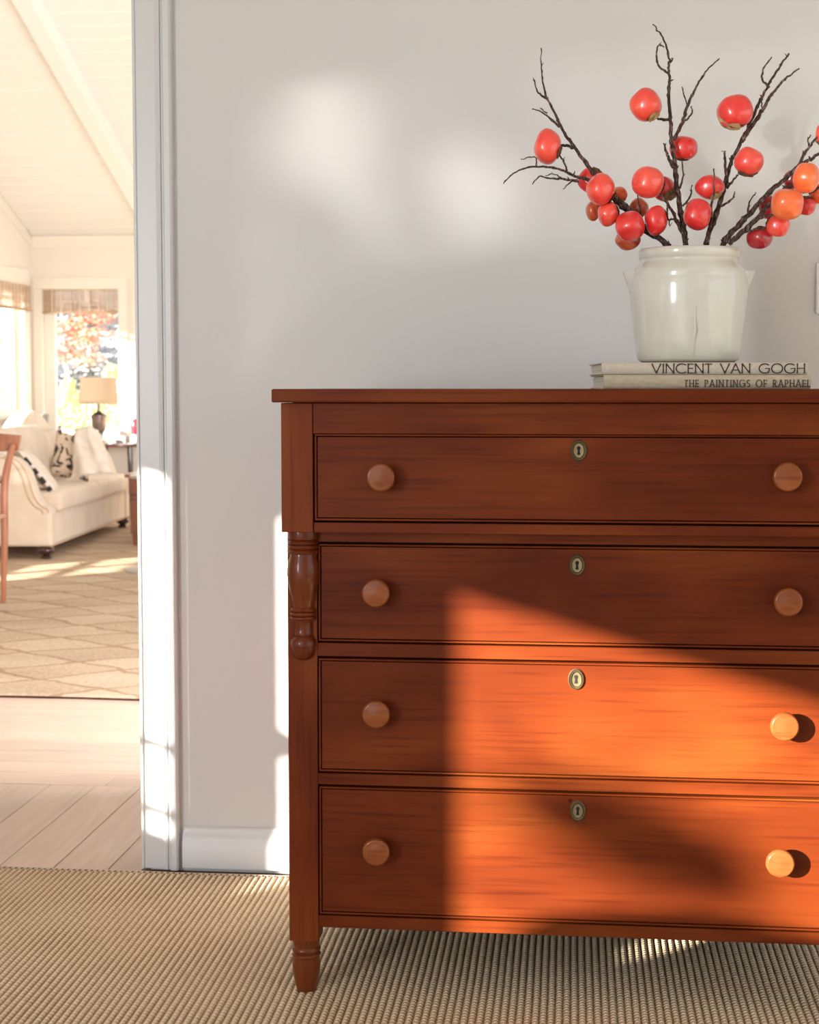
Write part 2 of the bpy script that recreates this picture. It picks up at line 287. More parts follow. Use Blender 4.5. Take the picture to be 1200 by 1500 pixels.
# ------------------------------------------------------------------ mesh helpers
class MB:
    def __init__(s): s.v = []; s.f = []
    def add(s, vs, fs):
        o = len(s.v); s.v += [Vector(v) for v in vs]; s.f += [tuple(i+o for i in f) for f in fs]; return s
    def box(s, x0, x1, y0, y1, z0, z1, R=None):
        vs = [(x, y, z) for z in (z0, z1) for y in (y0, y1) for x in (x0, x1)]
        if R: vs = [R @ Vector(v) for v in vs]
        return s.add(vs, [(0, 2, 3, 1), (4, 5, 7, 6), (0, 1, 5, 4), (2, 6, 7, 3), (0, 4, 6, 2), (1, 3, 7, 5)])
    def prism(s, poly, a, b, axis='y', R=None):
        """poly: list of 2D; extruded from a to b along axis"""
        n = len(poly)
        def P(p, t): return {'y': (p[0], t, p[1]), 'x': (t, p[0], p[1]), 'z': (p[0], p[1], t)}[axis]
        vs = [Vector(P(p, a)) for p in poly] + [Vector(P(p, b)) for p in poly]
        if R: vs = [R @ v for v in vs]
        return s.add(vs, [tuple(range(n))[::-1], tuple(range(n, 2*n))] + [(k, (k+1) % n, (k+1) % n+n, k+n) for k in range(n)])
    def lathe(s, prof, c=(0, 0, 0), seg=32, R=None, arc=(0, 2*PI)):
        """prof: (r, h) list; axis z through c, or R applied to local"""
        full = abs(arc[1]-arc[0]-2*PI) < 1e-6; n = seg if full else seg+1
        vs = []
        for r, h in prof:
            for k in range(n):
                a = arc[0]+(arc[1]-arc[0])*k/seg; vs.append(Vector((r*math.cos(a), r*math.sin(a), h)))
        if R: vs = [R @ v for v in vs]
        vs = [v+Vector(c) for v in vs]; fs = []
        for j in range(len(prof)-1):
            for k in range(seg):
                k2 = (k+1) % n if full else k+1
                fs.append((j*n+k, j*n+k2, (j+1)*n+k2, (j+1)*n+k))
        if prof[0][0] > 1e-6: fs.append(tuple(range(n))[::-1])
        if prof[-1][0] > 1e-6: fs.append(tuple(range((len(prof)-1)*n, len(prof)*n)))
        return s.add(vs, fs)
    def tube(s, pts, rad, seg=8, jit=0.0):
        pts = [Vector(p) for p in pts]; vs = []; n = len(pts); prev = None
        for i, p in enumerate(pts):
            t = (pts[min(i+1, n-1)]-pts[max(i-1, 0)]).normalized()
            a = prev if prev is not None else (Vector((0, 1, 0)) if abs(t.y) < 0.9 else Vector((1, 0, 0)))
            u = (a - t*a.dot(t)).normalized(); w = t.cross(u); prev = u
            r = rad[i] if isinstance(rad, (list, tuple)) else rad
            for k in range(seg):
                an = 2*PI*k/seg; rr = r*(1+random.uniform(-jit, jit)); vs.append(p+u*math.cos(an)*rr+w*math.sin(an)*rr)
        fs = [(i*seg+k, i*seg+(k+1) % seg, (i+1)*seg+(k+1) % seg, (i+1)*seg+k) for i in range(n-1) for k in range(seg)]
        fs += [tuple(range(seg))[::-1], tuple(range((n-1)*seg, n*seg))]
        return s.add(vs, fs)
    def build(s, name, m, parent=None, smooth=False, bevel=0.0, bseg=2, kind=None):
        me = bpy.data.meshes.new(name); org = WL.get(parent.name, Vector((0, 0, 0))) if parent else Vector((0, 0, 0))
        me.from_pydata([v-org for v in s.v], [], s.f)
        bm = bmesh.new(); bm.from_mesh(me); bmesh.ops.recalc_face_normals(bm, faces=bm.faces); bm.to_mesh(me); bm.free()
        me.materials.append(m); o = bpy.data.objects.new(name, me); COL.objects.link(o)
        if smooth:
            for p in me.polygons: p.use_smooth = True
            md = o.modifiers.new('e', 'EDGE_SPLIT'); md.split_angle = math.radians(smooth if smooth > 1 else 38)
        if bevel:
            md = o.modifiers.new('b', 'BEVEL'); md.width = bevel; md.segments = bseg; md.limit_method = 'ANGLE'; md.angle_limit = math.radians(30)
        if parent: o.parent = parent; WL[o.name] = org
        if kind: o['kind'] = kind
        return o
WL = {}
def tag(o, label=None, cat=None, group=None, kind=None):
    for k, v in (('label', label), ('category', cat), ('group', group), ('kind', kind)):
        if v: o[k] = v
    return o
def thing(name, loc, label, cat, group=None):
    o = bpy.data.objects.new(name, None); COL.objects.link(o); o.location = loc; o.empty_display_size = 0.1
    WL[o.name] = Vector(loc); return tag(o, label, cat, group)
def struct_root(name, loc=(0, 0, 0)):
    o = bpy.data.objects.new(name, None); COL.objects.link(o); o.location = loc; WL[o.name] = Vector(loc); o['kind'] = 'structure'; return o
def smooth_path(P, rs, per=5):
    """Catmull-Rom through points with radii"""
    out, ro = [], []; n = len(P)
    for i in range(n-1):
        p0, p1, p2, p3 = P[max(i-1, 0)], P[i], P[i+1], P[min(i+2, n-1)]
        for k in range(per):
            t = k/per
            out.append(0.5*((2*p1)+(p2-p0)*t+(2*p0-5*p1+4*p2-p3)*t*t+(3*p1-p0-3*p2+p3)*t**3)); ro.append(rs[i]*(1-t)+rs[i+1]*t)
    out.append(P[-1]); ro.append(rs[-1]); return out, ro

# ------------------------------------------------------------------ setting: near room
YW = 3.348; TW = 0.14; XJ = -0.930        # partition face, thickness, right edge of the opening
XO = -2.75                                # left edge of the opening
def holed(name, m, plane, x0, x1, a0, a1, z0, z1, holes, extra=None, kind='structure'):
    """a wall slab between x0..x1 (thickness) spanning a0..a1 and z0..z1 with rectangular holes"""
    A = sorted({a0, a1, *[h[0] for h in holes], *[h[1] for h in holes]}); Z = sorted({z0, z1, *[h[2] for h in holes], *[h[3] for h in holes]})
    mb = MB()
    for i in range(len(A)-1):
        run = None
        for j in range(len(Z)-1):
            ca, cz = (A[i]+A[i+1])/2, (Z[j]+Z[j+1])/2
            solid = not any(h[0] < ca < h[1] and h[2] < cz < h[3] for h in holes)
            if solid: run = [Z[j] if run is None else run[0], Z[j+1]]
            if (not solid or j == len(Z)-2) and run:
                if plane == 'x': mb.box(x0, x1, A[i], A[i+1], *run)
                else: mb.box(A[i], A[i+1], x0, x1, *run)
                run = None
    if extra: extra(mb)
    return tag(mb.build(name, m), kind=kind)
# partition wall with the wide opening
wb = MB(); wb.box(XJ, 4.2, YW, YW+TW, 0, 2.6).box(-4.62, XO, YW, YW+TW, 0, 2.8).box(XO, XJ, YW, YW+TW, 2.2, 2.6).build('wall_back', WALLP, kind='structure')
MB().box(-0.9, 4.3, -3.2, -3.08, 0, 2.6).build('wall_rear', WALLP, kind='structure')
# window wall on the left, where the sun comes in; openings sized from the sun patches
def apron(mb):  # unseen: curved sill added to shape the sun patch; bars follow muntin shadows
    mb.prism([(-2.5, 0.94), (-0.25, 0.94), (-0.27, 1.02), (-0.33, 1.065), (-0.42, 1.10), (-0.56, 1.14), (-0.67, 1.16), (-0.9, 1.18), (-2.5, 1.20)], -3.012, -2.988, 'x')
    for z in (0.912, 0.764): mb.box(-3.012, -2.99, 1.15, 1.29, z-0.011, z+0.011)
    mb.box(-3.012, -2.988, 0.3, 0.99, 0.97, 1.03)
holed('wall_left', WALLP, 'x', -3.015, -2.985, -3.2, YW, 0, 2.6,
      [(1.195, 1.285, 0.712, 1.51), (1.150, 1.165, 1.33, 1.50), (0.84, 0.99, 0.705, 1.5), (0.3, 0.84, 0.95, 1.5), (-2.5, -0.145, 0.95, 1.565)], apron)
MB().box(-3.12, 4.3, -3.0, YW+TW, 2.6, 2.75).build('ceiling', WALLP, kind='structure')
# baseboard, profiled
bp = [(YW, 0.012), (YW-0.019, 0.012), (YW-0.019, 0.066), (YW-0.016, 0.071), (YW-0.016, 0.075), (YW-0.0125, 0.083), (YW-0.006, 0.093), (YW-0.006, 0.099), (YW-0.003, 0.102), (YW, 0.102)]
MB().prism(bp, XJ+0.076, 4.2, 'x').build('baseboard_back', TRIMP, kind='structure', smooth=True)
# door casing on the right side of the opening: jamb, flat board, beads, back band
tr = struct_root('trim_1', (XJ, YW, 0))
MB().box(XJ-0.018, XJ, YW-0.010, YW+TW+0.010, 0.006, 2.2).build('jamb_board', TRIMP, tr, bevel=0.002)
x = XJ-0.018
MB().prism([(x, YW), (x, YW-0.012), (x+0.002, YW-0.015), (x+0.006, YW-0.015), (x+0.008, YW-0.011), (x+0.050, YW-0.013), (x+0.051, YW-0.017),
            (x+0.056, YW-0.0185), (x+0.061, YW-0.017), (x+0.062, YW-0.013), (x+0.066, YW-0.013), (x+0.066, YW)], 0.006, 2.25, 'z').build('casing_board', TRIMP, tr, smooth=30)
MB().prism([(x+0.0675, YW), (x+0.0675, YW-0.019), (x+0.070, YW-0.023), (x+0.082, YW-0.023), (x+0.086, YW-0.018), (x+0.086, YW)], 0.006, 2.27, 'z').build('back_band', TRIMP, tr, smooth=30)
MB().box(XO, XJ, YW-0.018, YW, 2.2, 2.29).build('head_casing', TRIMP, tr, bevel=0.003)

# floor: base slab, planks
fl = struct_root('floor')
MB().box(-4.6, 4.3, -3.2, 13.0, -0.10, -0.012).build('subfloor', mat('board_joint_brown', (0.36, 0.26, 0.20), rough=0.7), fl)
MB().box(XJ-0.02, 4.2, YW-0.06, YW+0.02, -0.012, 0.0).build('floor_shade_strip', DARKFLOOR, fl)  # bare floor strip, its shade put into the dark colour
YB = 4.05
k = 0; xx = -2.9
while xx < -0.2:      # boards running away from the viewer in the doorway
    wdt = 0.125; x1 = xx+wdt
    if xx < XJ-0.05:
        MB().box(xx+0.001, x1-0.001, 3.20, YB-0.001, -0.012, random.uniform(-0.0006, 0)).build('floor_plank', PLANK, fl, bevel=0.001, bseg=1)
    xx = x1
yy = YB; row = 0
while yy < 12.6:      # boards laid crosswise in the far room
    y1 = min(yy+0.127, 12.62)
    if yy < 5.35:
        cuts = [-4.46, -2.9+0.43*((row*7) % 5)/2, -1.25+0.11*((row*3) % 5), 0.8, 3.0]
        for a, b in zip(cuts, cuts[1:]):
            MB().box(a+0.001, b-0.001, yy+0.001, y1-0.001, -0.012, random.uniform(-0.0006, 0)).build('floor_plank', PLANKX, fl, bevel=0.001, bseg=1)
    yy = y1; row += 1
MB().box(-4.46, 3.0, yy-7.3, 12.62, -0.012, -0.002).build('floor_field', PLANKX, fl)

# near rug: every rib is a ridge of the woven field
rt = thing('ribbed_jute_rug', (0, 1.9, 0), 'large ribbed tan jute rug under the chest of drawers', 'rug')
mb = MB(); RX0, RX1, RY0, RY1 = -2.4, 2.0, 0.6, YW-0.052
nr = int((RX1-RX0)/RIB); i0 = int(round(RX0/RIB)); prof = [(0, 0.0062), (0.16, 0.0084), (0.36, 0.0101), (0.5, 0.0104), (0.64, 0.0101), (0.84, 0.0084)]
ys = [RY0+(RY1-RY0)*k/60 for k in range(61)]; cols = []
for r in range(nr):
    for a, h in prof: cols.append(((i0+r+a)*RIB, h))
vs = []; 
for (cx, h) in cols:
    for y in ys: vs.append((cx+0.0016*noise.noise(Vector((cx*6, y*5, 1.3))) , y, h+0.0007*noise.noise(Vector((cx*70, y*40, 0)))))
n = len(ys); fs = [(a*n+b, (a+1)*n+b, (a+1)*n+b+1, a*n+b+1) for a in range(len(cols)-1) for b in range(n-1)]
mb.add(vs, fs); ob = mb.build('woven_field', JUTE, rt, kind='stuff')
for p in ob.data.polygons: p.use_smooth = True
mb = MB()
mb.tube([(RX0+(RX1-RX0)*k/60, RY1+0.006, 0.0052+0.0003*math.sin(k*1.7)) for k in range(61)], 0.0053, 8); mb.build('edge_binding', BIND, rt, smooth=True)
mb = MB()
for r in range(nr):
    cx = (i0+r+0.5)*RIB
    if -1.45 < cx < -0.4: mb.box(cx-0.0018, cx+0.0018, RY1-0.007, RY1+0.0025, 0.007, 0.0108)
mb.build('edge_stitching', DARKFLOOR, rt, kind='stuff')

# ------------------------------------------------------------------ chest of drawers
CX = 0.008; YU = 2.609; YL = 2.645; YBK = 3.165; GZ = 0.0112
ch = thing('chest_of_drawers', (CX, 2.9, GZ), 'antique cherry wood chest of four drawers with turned columns and round knobs', 'chest')
TOPZ = 1.067
MB().box(CX-0.513, CX+0.513, YU-0.018, YBK+0.01, 1.0445, TOPZ).build('top_board', WOOD_X, ch, bevel=0.003)
Z = dict(fr1=0.992, d1b=0.845, r1b=0.825, r2t=0.8245, d2t=0.803, d2b=0.634, d3t=0.605, d3b=0.4065, d4t=0.381, d4b=0.155, bot=0.131, st=0.105)
XS, XI = 0.500, 0.4455
MB().box(CX-XI, CX+XI, YU, YU+0.03, Z['fr1'], 1.0435).build('frieze_rail', WOOD_X, ch, bevel=0.001, bseg=1)
for s in (-1, 1):
    a, b = sorted((CX+s*XS, CX+s*(XI+0.0008)))
    MB().box(a, b, YU, YU+0.045, Z['r1b'], 1.0435).build('upper_stile', WOOD_Z, ch, bevel=0.0015, bseg=2)
    a, b = sorted((CX+s*(XS-0.003), CX+s*XI))
    MB().box(a, b, YL, YL+0.05, Z['st'], Z['r1b']-0.0005).build('lower_stile', WOOD_Z, ch, bevel=0.0015, bseg=2)
    a, b = sorted((CX+s*(XS-0.003), CX+s*(XS-0.022)))
    MB().box(a, b, YL+0.05, YBK-0.03, 0.125, 1.0435).build('side_panel', WOOD_Z, ch, bevel=0.001, bseg=1)
    a, b = sorted((CX+s*(XS-0.003), CX+s*XI))
    MB().box(a, b, YBK-0.05, YBK, Z['st'], 1.0435).build('back_stile', WOOD_Z, ch, bevel=0.0015, bseg=1)
MB().box(CX-XI, CX+XI, YBK-0.02, YBK-0.008, 0.13, 1.0435).build('back_panel', WOOD_X, ch)
MB().box(CX-XI+0.0005, CX+XI-0.0005, YU+0.002, YU+0.03, Z['r1b'], Z['d1b']-0.0028).build('upper_rail', WOOD_X, ch, bevel=0.001, bseg=1)
MB().box(CX-XI-0.0005, CX+XI+0.0005, YL+0.002, YL+0.03, Z['d2t']+0.0028, Z['r2t']).build('lower_rail', WOOD_X, ch, bevel=0.001, bseg=1)
for t, b in (('d2b', 'd3t'), ('d3b', 'd4t')):
    MB().box(CX-XI-0.0005, CX+XI+0.0005, YL+0.002, YL+0.03, Z[b]+0.0028, Z[t]-0.0028).build('lower_rail', WOOD_X, ch, bevel=0.001, bseg=1)
MB().box(CX-XI-0.0005, CX+XI+0.0005, YL+0.002, YL+0.03, Z['bot'], Z['d4b']-0.0028).build('bottom_rail', WOOD_X, ch, bevel=0.001, bseg=1)
MB().box(CX-XI, CX+XI, YL+0.031, YL+0.036, 0.14, 1.03).build('dust_board', GROOVE, ch)

def drawer(zt, zb, yf, kx, kz, knobz):
    x0, x1 = CX-XI+0.0022, CX+XI-0.0022
    mb = MB(); bz = 0.0034; zt -= 0.0006; zb += 0.0006
    # cock bead frame proud of a flat front
    mb.box(x0+bz+0.0014, x1-bz-0.0014, yf+0.0012, yf+0.03, zb+bz+0.0014, zt-bz-0.0014)
    d = mb.build('drawer', WOOD_X, ch, bevel=0.0006, bseg=1)
    mb = MB()
    mb.box(x0, x1, yf-0.001, yf+0.026, zt-bz, zt).box(x0, x1, yf-0.001, yf+0.026, zb, zb+bz)
    mb.box(x0, x0+bz, yf-0.001, yf+0.026, zb+bz, zt-bz).box(x1-bz, x1, yf-0.001, yf+0.026, zb+bz, zt-bz)
    mb.build('edge_bead', WOOD_X, d, bevel=0.0012)
    for k_, (kx_, kz_) in enumerate(kx):
        R = Matrix.Rotation(PI/2, 3, 'X')      # axis -> -y
        r = 0.0238
        pr = [(0.012, 0), (0.0125, 0.001), (0.0095, 0.004), (0.0085, 0.010), (0.010, 0.0155), (0.017, 0.0185), (0.0225, 0.0212), (r, 0.0250), (r, 0.0285), (0.0228, 0.0315), (0.0205, 0.0335), (0.0195, 0.0334), (0.012, 0.0352), (0.0, 0.0358)]
        MB().lathe(pr, (kx_, yf+0.0012, kz_), 40, R).build('knob', KNOB, d, smooth=50)
    ex, ez = kz
    # oval escutcheon: stepped rings round a keyhole
    def oval(a, b, y, n=36): return [(ex+a*math.cos(2*PI*i/n), y, ez+b*math.sin(2*PI*i/n)) for i in range(n)]
    rings = [(0.0135, 0.0180, yf+0.0012), (0.0135, 0.0180, yf-0.0012), (0.0122, 0.0166, yf-0.0034), (0.0114, 0.0158, yf-0.0002), (0.0100, 0.0143, yf+0.0002), (0.0092, 0.0133, yf-0.0032), (0.0080, 0.0118, yf-0.0004), (0.0045, 0.0088, yf-0.0002)]
    vs = [p for a, b, y in rings for p in oval(a, b, y)]; m_ = 36
    fs = [(j*m_+i, j*m_+(i+1) % m_, (j+1)*m_+(i+1) % m_, (j+1)*m_+i) for j in range(len(rings)-1) for i in range(m_)] + [tuple(range(7*m_, 8*m_))]
    mb = MB().add(vs, fs)
    for i in range(26):
        a = 2*PI*i/26
        if True: mb.lathe([(0, -0.0009), (0.0007, -0.0006), (0.0009, 0), (0.0007, 0.0006), (0, 0.0009)], (ex+0.0108*math.cos(a), yf-0.0012, ez+0.0151*math.sin(a)), 6)
    mb.build('escutcheon', BRASS, d, smooth=25)
    mb = MB()
    kp = [(ex+0.0030*math.cos(a), ez+0.0040+0.0032*math.sin(a)) for a in [math.radians(-50+i*280/12) for i in range(13)]]
    kp += [(ex-0.0016, ez-0.0010), (ex-0.0026, ez-0.0072), (ex+0.0026, ez-0.0072), (ex+0.0016, ez-0.0010)]
    mb.prism(kp, yf-0.0012, yf+0.002, 'y').build('keyhole', BLACK, d)
def kn(x, y, Y): p = aty(x, y, Y); return (p.x, p.z)
for zt, zb, yf, kl, kr, kc in (('fr1', 'd1b', YU+0.003, (557, 700), (1155, 699), (848, 660)),
                               ('d2t', 'd2b', YL+0.001, (549.5, 870), (1156, 883), (845.5, 828)),
                               ('d3t', 'd3b', YL+0.001, (550, 1048), (1150.5, 1066), (844, 995)),
                               ('d4t', 'd4b', YL+0.001, (550, 1250), (1144, 1267), (846.5, 1188))):
    drawer(Z[zt], Z[zb], yf, (kn(*kl, yf-0.034), kn(*kr, yf-0.034)), kn(*kc, yf-0.001), 0)
# turned columns below the overhanging top drawer
cp = [(0.0265, 0.825), (0.0270, 0.817), (0.0262, 0.811), (0.0240, 0.8095), (0.0262, 0.808), (0.0272, 0.8055), (0.0262, 0.803), (0.0238, 0.8015), (0.0262, 0.800), (0.0272, 0.7975), (0.0262, 0.795), (0.0240, 0.7937),
      (0.0262, 0.792), (0.0276, 0.7895), (0.0265, 0.7868), (0.0228, 0.7855), (0.0235, 0.780), (0.0262, 0.771), (0.0275, 0.760), (0.0277, 0.750), (0.0268, 0.738), (0.0245, 0.725), (0.0215, 0.712), (0.0192, 0.7005), (0.0187, 0.694),
      (0.0215, 0.6925), (0.0228, 0.690), (0.0222, 0.6875), (0.0200, 0.686), (0.0225, 0.6845), (0.0234, 0.682), (0.0225, 0.6797), (0.0202, 0.6785), (0.0225, 0.677), (0.0232, 0.6748), (0.0222, 0.6727), (0.0170, 0.671),
      (0.0160, 0.668), (0.0157, 0.655), (0.0165, 0.6465), (0.0176, 0.6450), (0.0165, 0.6435), (0.0190, 0.6405), (0.0220, 0.636), (0.0228, 0.631), (0.0226, 0.6265), (0.0212, 0.6255), (0.0205, 0.619), (0.0182, 0.610), (0.0140, 0.6045), (0.0080, 0.602), (0.0, 0.6015)]
for s in (-1, 1):
    MB().lathe(cp, (CX+s*0.4695, YL+0.0015, 0), 40).build('turned_column', WOOD_TURN, ch, smooth=35)
    # turned feet
    fp = [(0.0235, 0.106), (0.0235, 0.096), (0.0225, 0.090), (0.0250, 0.087), (0.0255, 0.084), (0.0245, 0.081), (0.0225, 0.0795), (0.0250, 0.0775), (0.0255, 0.0745), (0.0240, 0.0720), (0.0235, 0.069),
          (0.0248, 0.058), (0.0240, 0.045), (0.0220, 0.032), (0.0190, 0.018), (0.0165, 0.010), (0.0150, GZ+0.0035), (0.013, GZ)]
    fp = [(r, h) for r, h in fp]
    for yy in (YL+0.026, YBK-0.026): MB().lathe(fp, (CX+s*0.4715, yy, 0), 32).build('turned_foot', WOOD_TURN, ch, smooth=35)

# ------------------------------------------------------------------ the two books
GLY = {  # stroke letters on a unit-height grid: width, list of polylines
 'V': (0.78, [[(0, 1), (0.39, 0)], [(0.39, 0), (0.78, 1)]]), 'I': (0.14, [[(0.07, 0), (0.07, 1)]]),
 'N': (0.74, [[(0.04, 0), (0.04, 1)], [(0.04, 1), (0.70, 0)], [(0.70, 0), (0.70, 1)]]),
 'E': (0.50, [[(0.05, 0), (0.05, 1)], [(0.05, 0.97), (0.50, 0.97)], [(0.05, 0.52), (0.47, 0.52)], [(0.05, 0.03), (0.50, 0.03)]]),
 'T': (0.56, [[(0.28, 0), (0.28, 1)], [(0, 0.97), (0.56, 0.97)]]),
 'A': (0.78, [[(0, 0), (0.39, 1)], [(0.39, 1), (0.78, 0)], [(0.15, 0.34), (0.63, 0.34)]]),
 'H': (0.70, [[(0.04, 0), (0.04, 1)], [(0.66, 0), (0.66, 1)], [(0.04, 0.52), (0.66, 0.52)]]),
 'P': (0.52, [[(0.05, 0), (0.05, 1)], 'bowlP']), 'R': (0.60, [[(0.05, 0), (0.05, 1)], 'bowlP', [(0.28, 0.47), (0.58, 0)]]),
 'L': (0.50, [[(0.05, 0), (0.05, 1)], [(0.05, 0.03), (0.48, 0.03)]]), 'F': (0.50, [[(0.05, 0), (0.05, 1)], [(0.05, 0.97), (0.50, 0.97)], [(0.05, 0.52), (0.44, 0.52)]]),
 'C': (0.86, ['C']), 'G': (0.94, ['C', [(0.94, 0.50), (0.55, 0.50)], [(0.93, 0.50), (0.86, 0.17)]]), 'O': (0.98, ['O']), 'S': (0.50, ['S'])}
def arcpts(cx, cz, rx, rz, a0, a1, n=18): return [(cx+rx*math.cos(math.radians(a0+(a1-a0)*i/n)), cz+rz*math.sin(math.radians(a0+(a1-a0)*i/n))) for i in range(n+1)]
def strokes(chr_):
    w, L = GLY[chr_]; out = []
    for s in L:
        if s == 'C': out.append(arcpts(0.50, 0.5, 0.49, 0.49, 45, 315))
        elif s == 'O': out.append(arcpts(0.49, 0.5, 0.48, 0.49, 0, 360, 26))
        elif s == 'S': out.append(arcpts(0.25, 0.74, 0.21, 0.24, 35, 270, 12)+arcpts(0.25, 0.26, 0.22, 0.24, 90, -145, 12)[1:])
        elif s == 'bowlP': out.append([(0.05, 0.97), (0.27, 0.97)]+arcpts(0.27, 0.72, 0.22, 0.25, 90, -90, 10)+[(0.05, 0.47)])
        else: out.append(s)
    return w, out
def lettering(text, width, h, thick, thin, serif, gap, space):
    """returns list of 2D quads (x,z) for a stroked line of text fitted to width"""
    adv = []; x = 0
    for c in text:
        if c == ' ': x += space; continue
        w, st = strokes(c); adv.append((x, st)); x += w+gap
    tot = x-gap; sx = width/(tot*h); quads = []
    for x0, st in adv:
        for pl in st:
            pts = [((x0+px)*h*sx, pz*h) for px, pz in pl]
            for a, b in zip(pts, pts[1:]):
                dx, dz = b[0]-a[0], b[1]-a[1]; L = math.hypot(dx, dz) or 1e-9
                vert = abs(dz)/L; t = (thin+(thick-thin)*vert)/2; nx, nz = -dz/L*t, dx/L*t; ex_, ez_ = dx/L*t*0.5, dz/L*t*0.5
                quads.append([(a[0]+nx-ex_, a[1]+nz-ez_), (a[0]-nx-ex_, a[1]-nz-ez_), (b[0]-nx+ex_, b[1]-nz+ez_), (b[0]+nx+ex_, b[1]+nz+ez_)])
            if serif and len(pl) == 2:
                for p, q in ((pts[0], pts[1]), (pts[1], pts[0])):
                    if abs(q[1]-p[1]) > h*0.3:
                        d = serif; zc = p[1]+(thin/2 if q[1] > p[1] else -thin/2)
                        quads.append([(p[0]-d, zc+thin/2), (p[0]-d, zc-thin/2), (p[0]+d, zc-thin/2), (p[0]+d, zc+thin/2)])
                    elif abs(q[0]-p[0]) > h*0.2 and q[0] < p[0] and abs(q[1]-p[1]) < 1e-6 and abs(p[1]-h*0.34) > 1e-4:
                        up = -1 if p[1] > h*0.4 else 1
                        quads.append([(p[0]-thin, p[1]), (p[0], p[1]), (p[0], p[1]+up*h*0.17), (p[0]-thin, p[1]+up*h*0.17)])
    return quads
def book(name, lab, p0, length, depth, ang, z0, z1, cover, ink, text, tx0, tw, th, tz, thick, thin, serif, gap, space, lean):
    """p0: front-left corner of the spine; ang: turn about z"""
    R3 = Matrix.Rotation(ang, 3, 'Z'); O = Vector((p0[0], p0[1], 0)); R = Matrix.Translation(O) @ R3.to_4x4()
    t = thing(name, (p0[0], p0[1], z0), lab, 'book')
    c = 0.0022; h = z1-z0
    # case: two boards, rounded spine
    sp = [(0.0045, z0), (0.002, z0+0.001), (0.0, z0+h*0.22), (-0.0012, z0+h*0.5), (0.0, z0+h*0.78), (0.002, z1-0.001), (0.0045, z1), (0.0045, z1-c), (0.0022, z0+h*0.5), (0.0045, z0+c)]
    MB().prism(sp, 0, length, 'x', R).build('spine', cover, t, smooth=50)
    MB().box(0, length, 0.0046, depth, z0, z0+c, R).build('cover_board', cover, t, bevel=0.0006)
    MB().box(0, length, 0.0046, depth, z1-c, z1, R).build('cover_board', cover, t, bevel=0.0006)
    mb = MB(); nb = 5; zz = [z0+c+0.0002+(h-2*c-0.0004)*i/nb for i in range(nb+1)]
    for a, b in zip(zz, zz[1:]): mb.box(0.004+random.uniform(-0.001, 0.001), length-0.004, 0.005, depth-0.004, a+0.0002, b-0.0002, R)
    mb.build('pages', PAGES, t, kind='stuff')
    mb = MB()
    for q in lettering(text, tw, th, thick, thin, serif, gap, space):
        vs = [R @ Vector((tx0+px, -0.0020 if abs(pz+tz-(z0+h/2)) < h*0.4 else -0.0016, tz+pz)) for px, pz in q]; vb = [R @ Vector((tx0+px, 0.0004, tz+pz)) for px, pz in q]
        mb.add(vs+vb, [(0, 1, 2, 3), (0, 4, 5, 1), (1, 5, 6, 2), (2, 6, 7, 3), (3, 7, 4, 0)])
    mb.build('title_lettering', ink, t, kind='stuff')
    return t, R
BA = math.radians(4.2)
pB = aty(884.5, 569, 2.70); pT = aty(881.5, 548, 2.703)
ZB0 = TOPZ; ZB1 = TOPZ+0.0245; ZT1 = ZB1+0.0205
book('art_book', 'thick buff cloth art book lying lowest, flat on the chest, with small serif lettering', (pB.x, 2.70), 0.350, 0.262, BA, ZB0, ZB1-0.0004, BOOKB, INKB,
     'THE PAINTINGS OF RAPHAEL', 0.1365, 0.2125, 0.0118, ZB0+0.0035, 0.0014, 0.00105, 0.0014, 0.32, 0.75, 0)
book('art_book', 'grey cream cloth art book directly under the crock, large thin black capitals', (pT.x, 2.703), 0.349, 0.258, BA, ZB1, ZT1, BOOKA, INKA,
     'VINCENT VAN GOGH', 0.085, 0.2585, 0.0162, ZB1+0.0022, 0.00165, 0.0015, 0, 0.16, 0.62, 0)

# ------------------------------------------------------------------ stoneware crock
JC = Vector((0.206, 2.93, 0)); ZJ = ZT1+0.0003
zj = ZJ
cr = thing('stoneware_crock', (JC.x, JC.y, zj), 'cream glazed stoneware crock with two pointed lugs, on the books', 'crock')
jp = [(0.085, 0.004), (0.0885, 0.005), (0.0925, 0.009), (0.0950, 0.022), (0.0985, 0.05), (0.1020, 0.08), (0.1050, 0.105), (0.1068, 0.128), (0.1068, 0.142), (0.1058, 0.153), (0.1036, 0.160), (0.1042, 0.1612), (0.1020, 0.1655), (0.1022, 0.167),
      (0.0975, 0.1745), (0.0915, 0.1815), (0.0885, 0.1860), (0.0882, 0.1890), (0.0905, 0.1915), (0.0922, 0.1945), (0.0926, 0.2020), (0.0922, 0.2060), (0.0900, 0.2085), (0.0868, 0.2085), (0.0842, 0.2060), (0.0830, 0.196), (0.086, 0.17), (0.093, 0.14), (0.090, 0.08), (0.084, 0.02), (0.0, 0.014)]
MB().lathe([(r, h+zj) for r, h in jp], (JC.x, JC.y, 0), 72).build('crock_body', GLAZE, cr, smooth=60)
MB().lathe([(0.0, zj), (0.0835, zj), (0.0845, zj+0.001), (0.0852, zj+0.0045), (0.0, zj+0.0045)], (JC.x, JC.y, 0), 48).build('foot_ring', CERAMIC_DARK, cr, smooth=40)
def onjar(px, py, r_):
    p = aty(px, py, JC.y-r_); return Vector((p.x, JC.y-math.sqrt(max(0, r_*r_-(p.x-JC.x)**2)), p.z))
P = [onjar(1019, 448, 0.1068), onjar(1018, 470, 0.1055), onjar(1019, 484, 0.1042), onjar(1016, 500, 0.102), onjar(1015, 524, 0.0968)]
Q, rr = smooth_path(P, [0.0004, 0.0007, 0.0017, 0.0006, 0.0004], 6); MB().tube(Q, rr, 8).build('glaze_drip', GLAZE, cr, smooth=60)
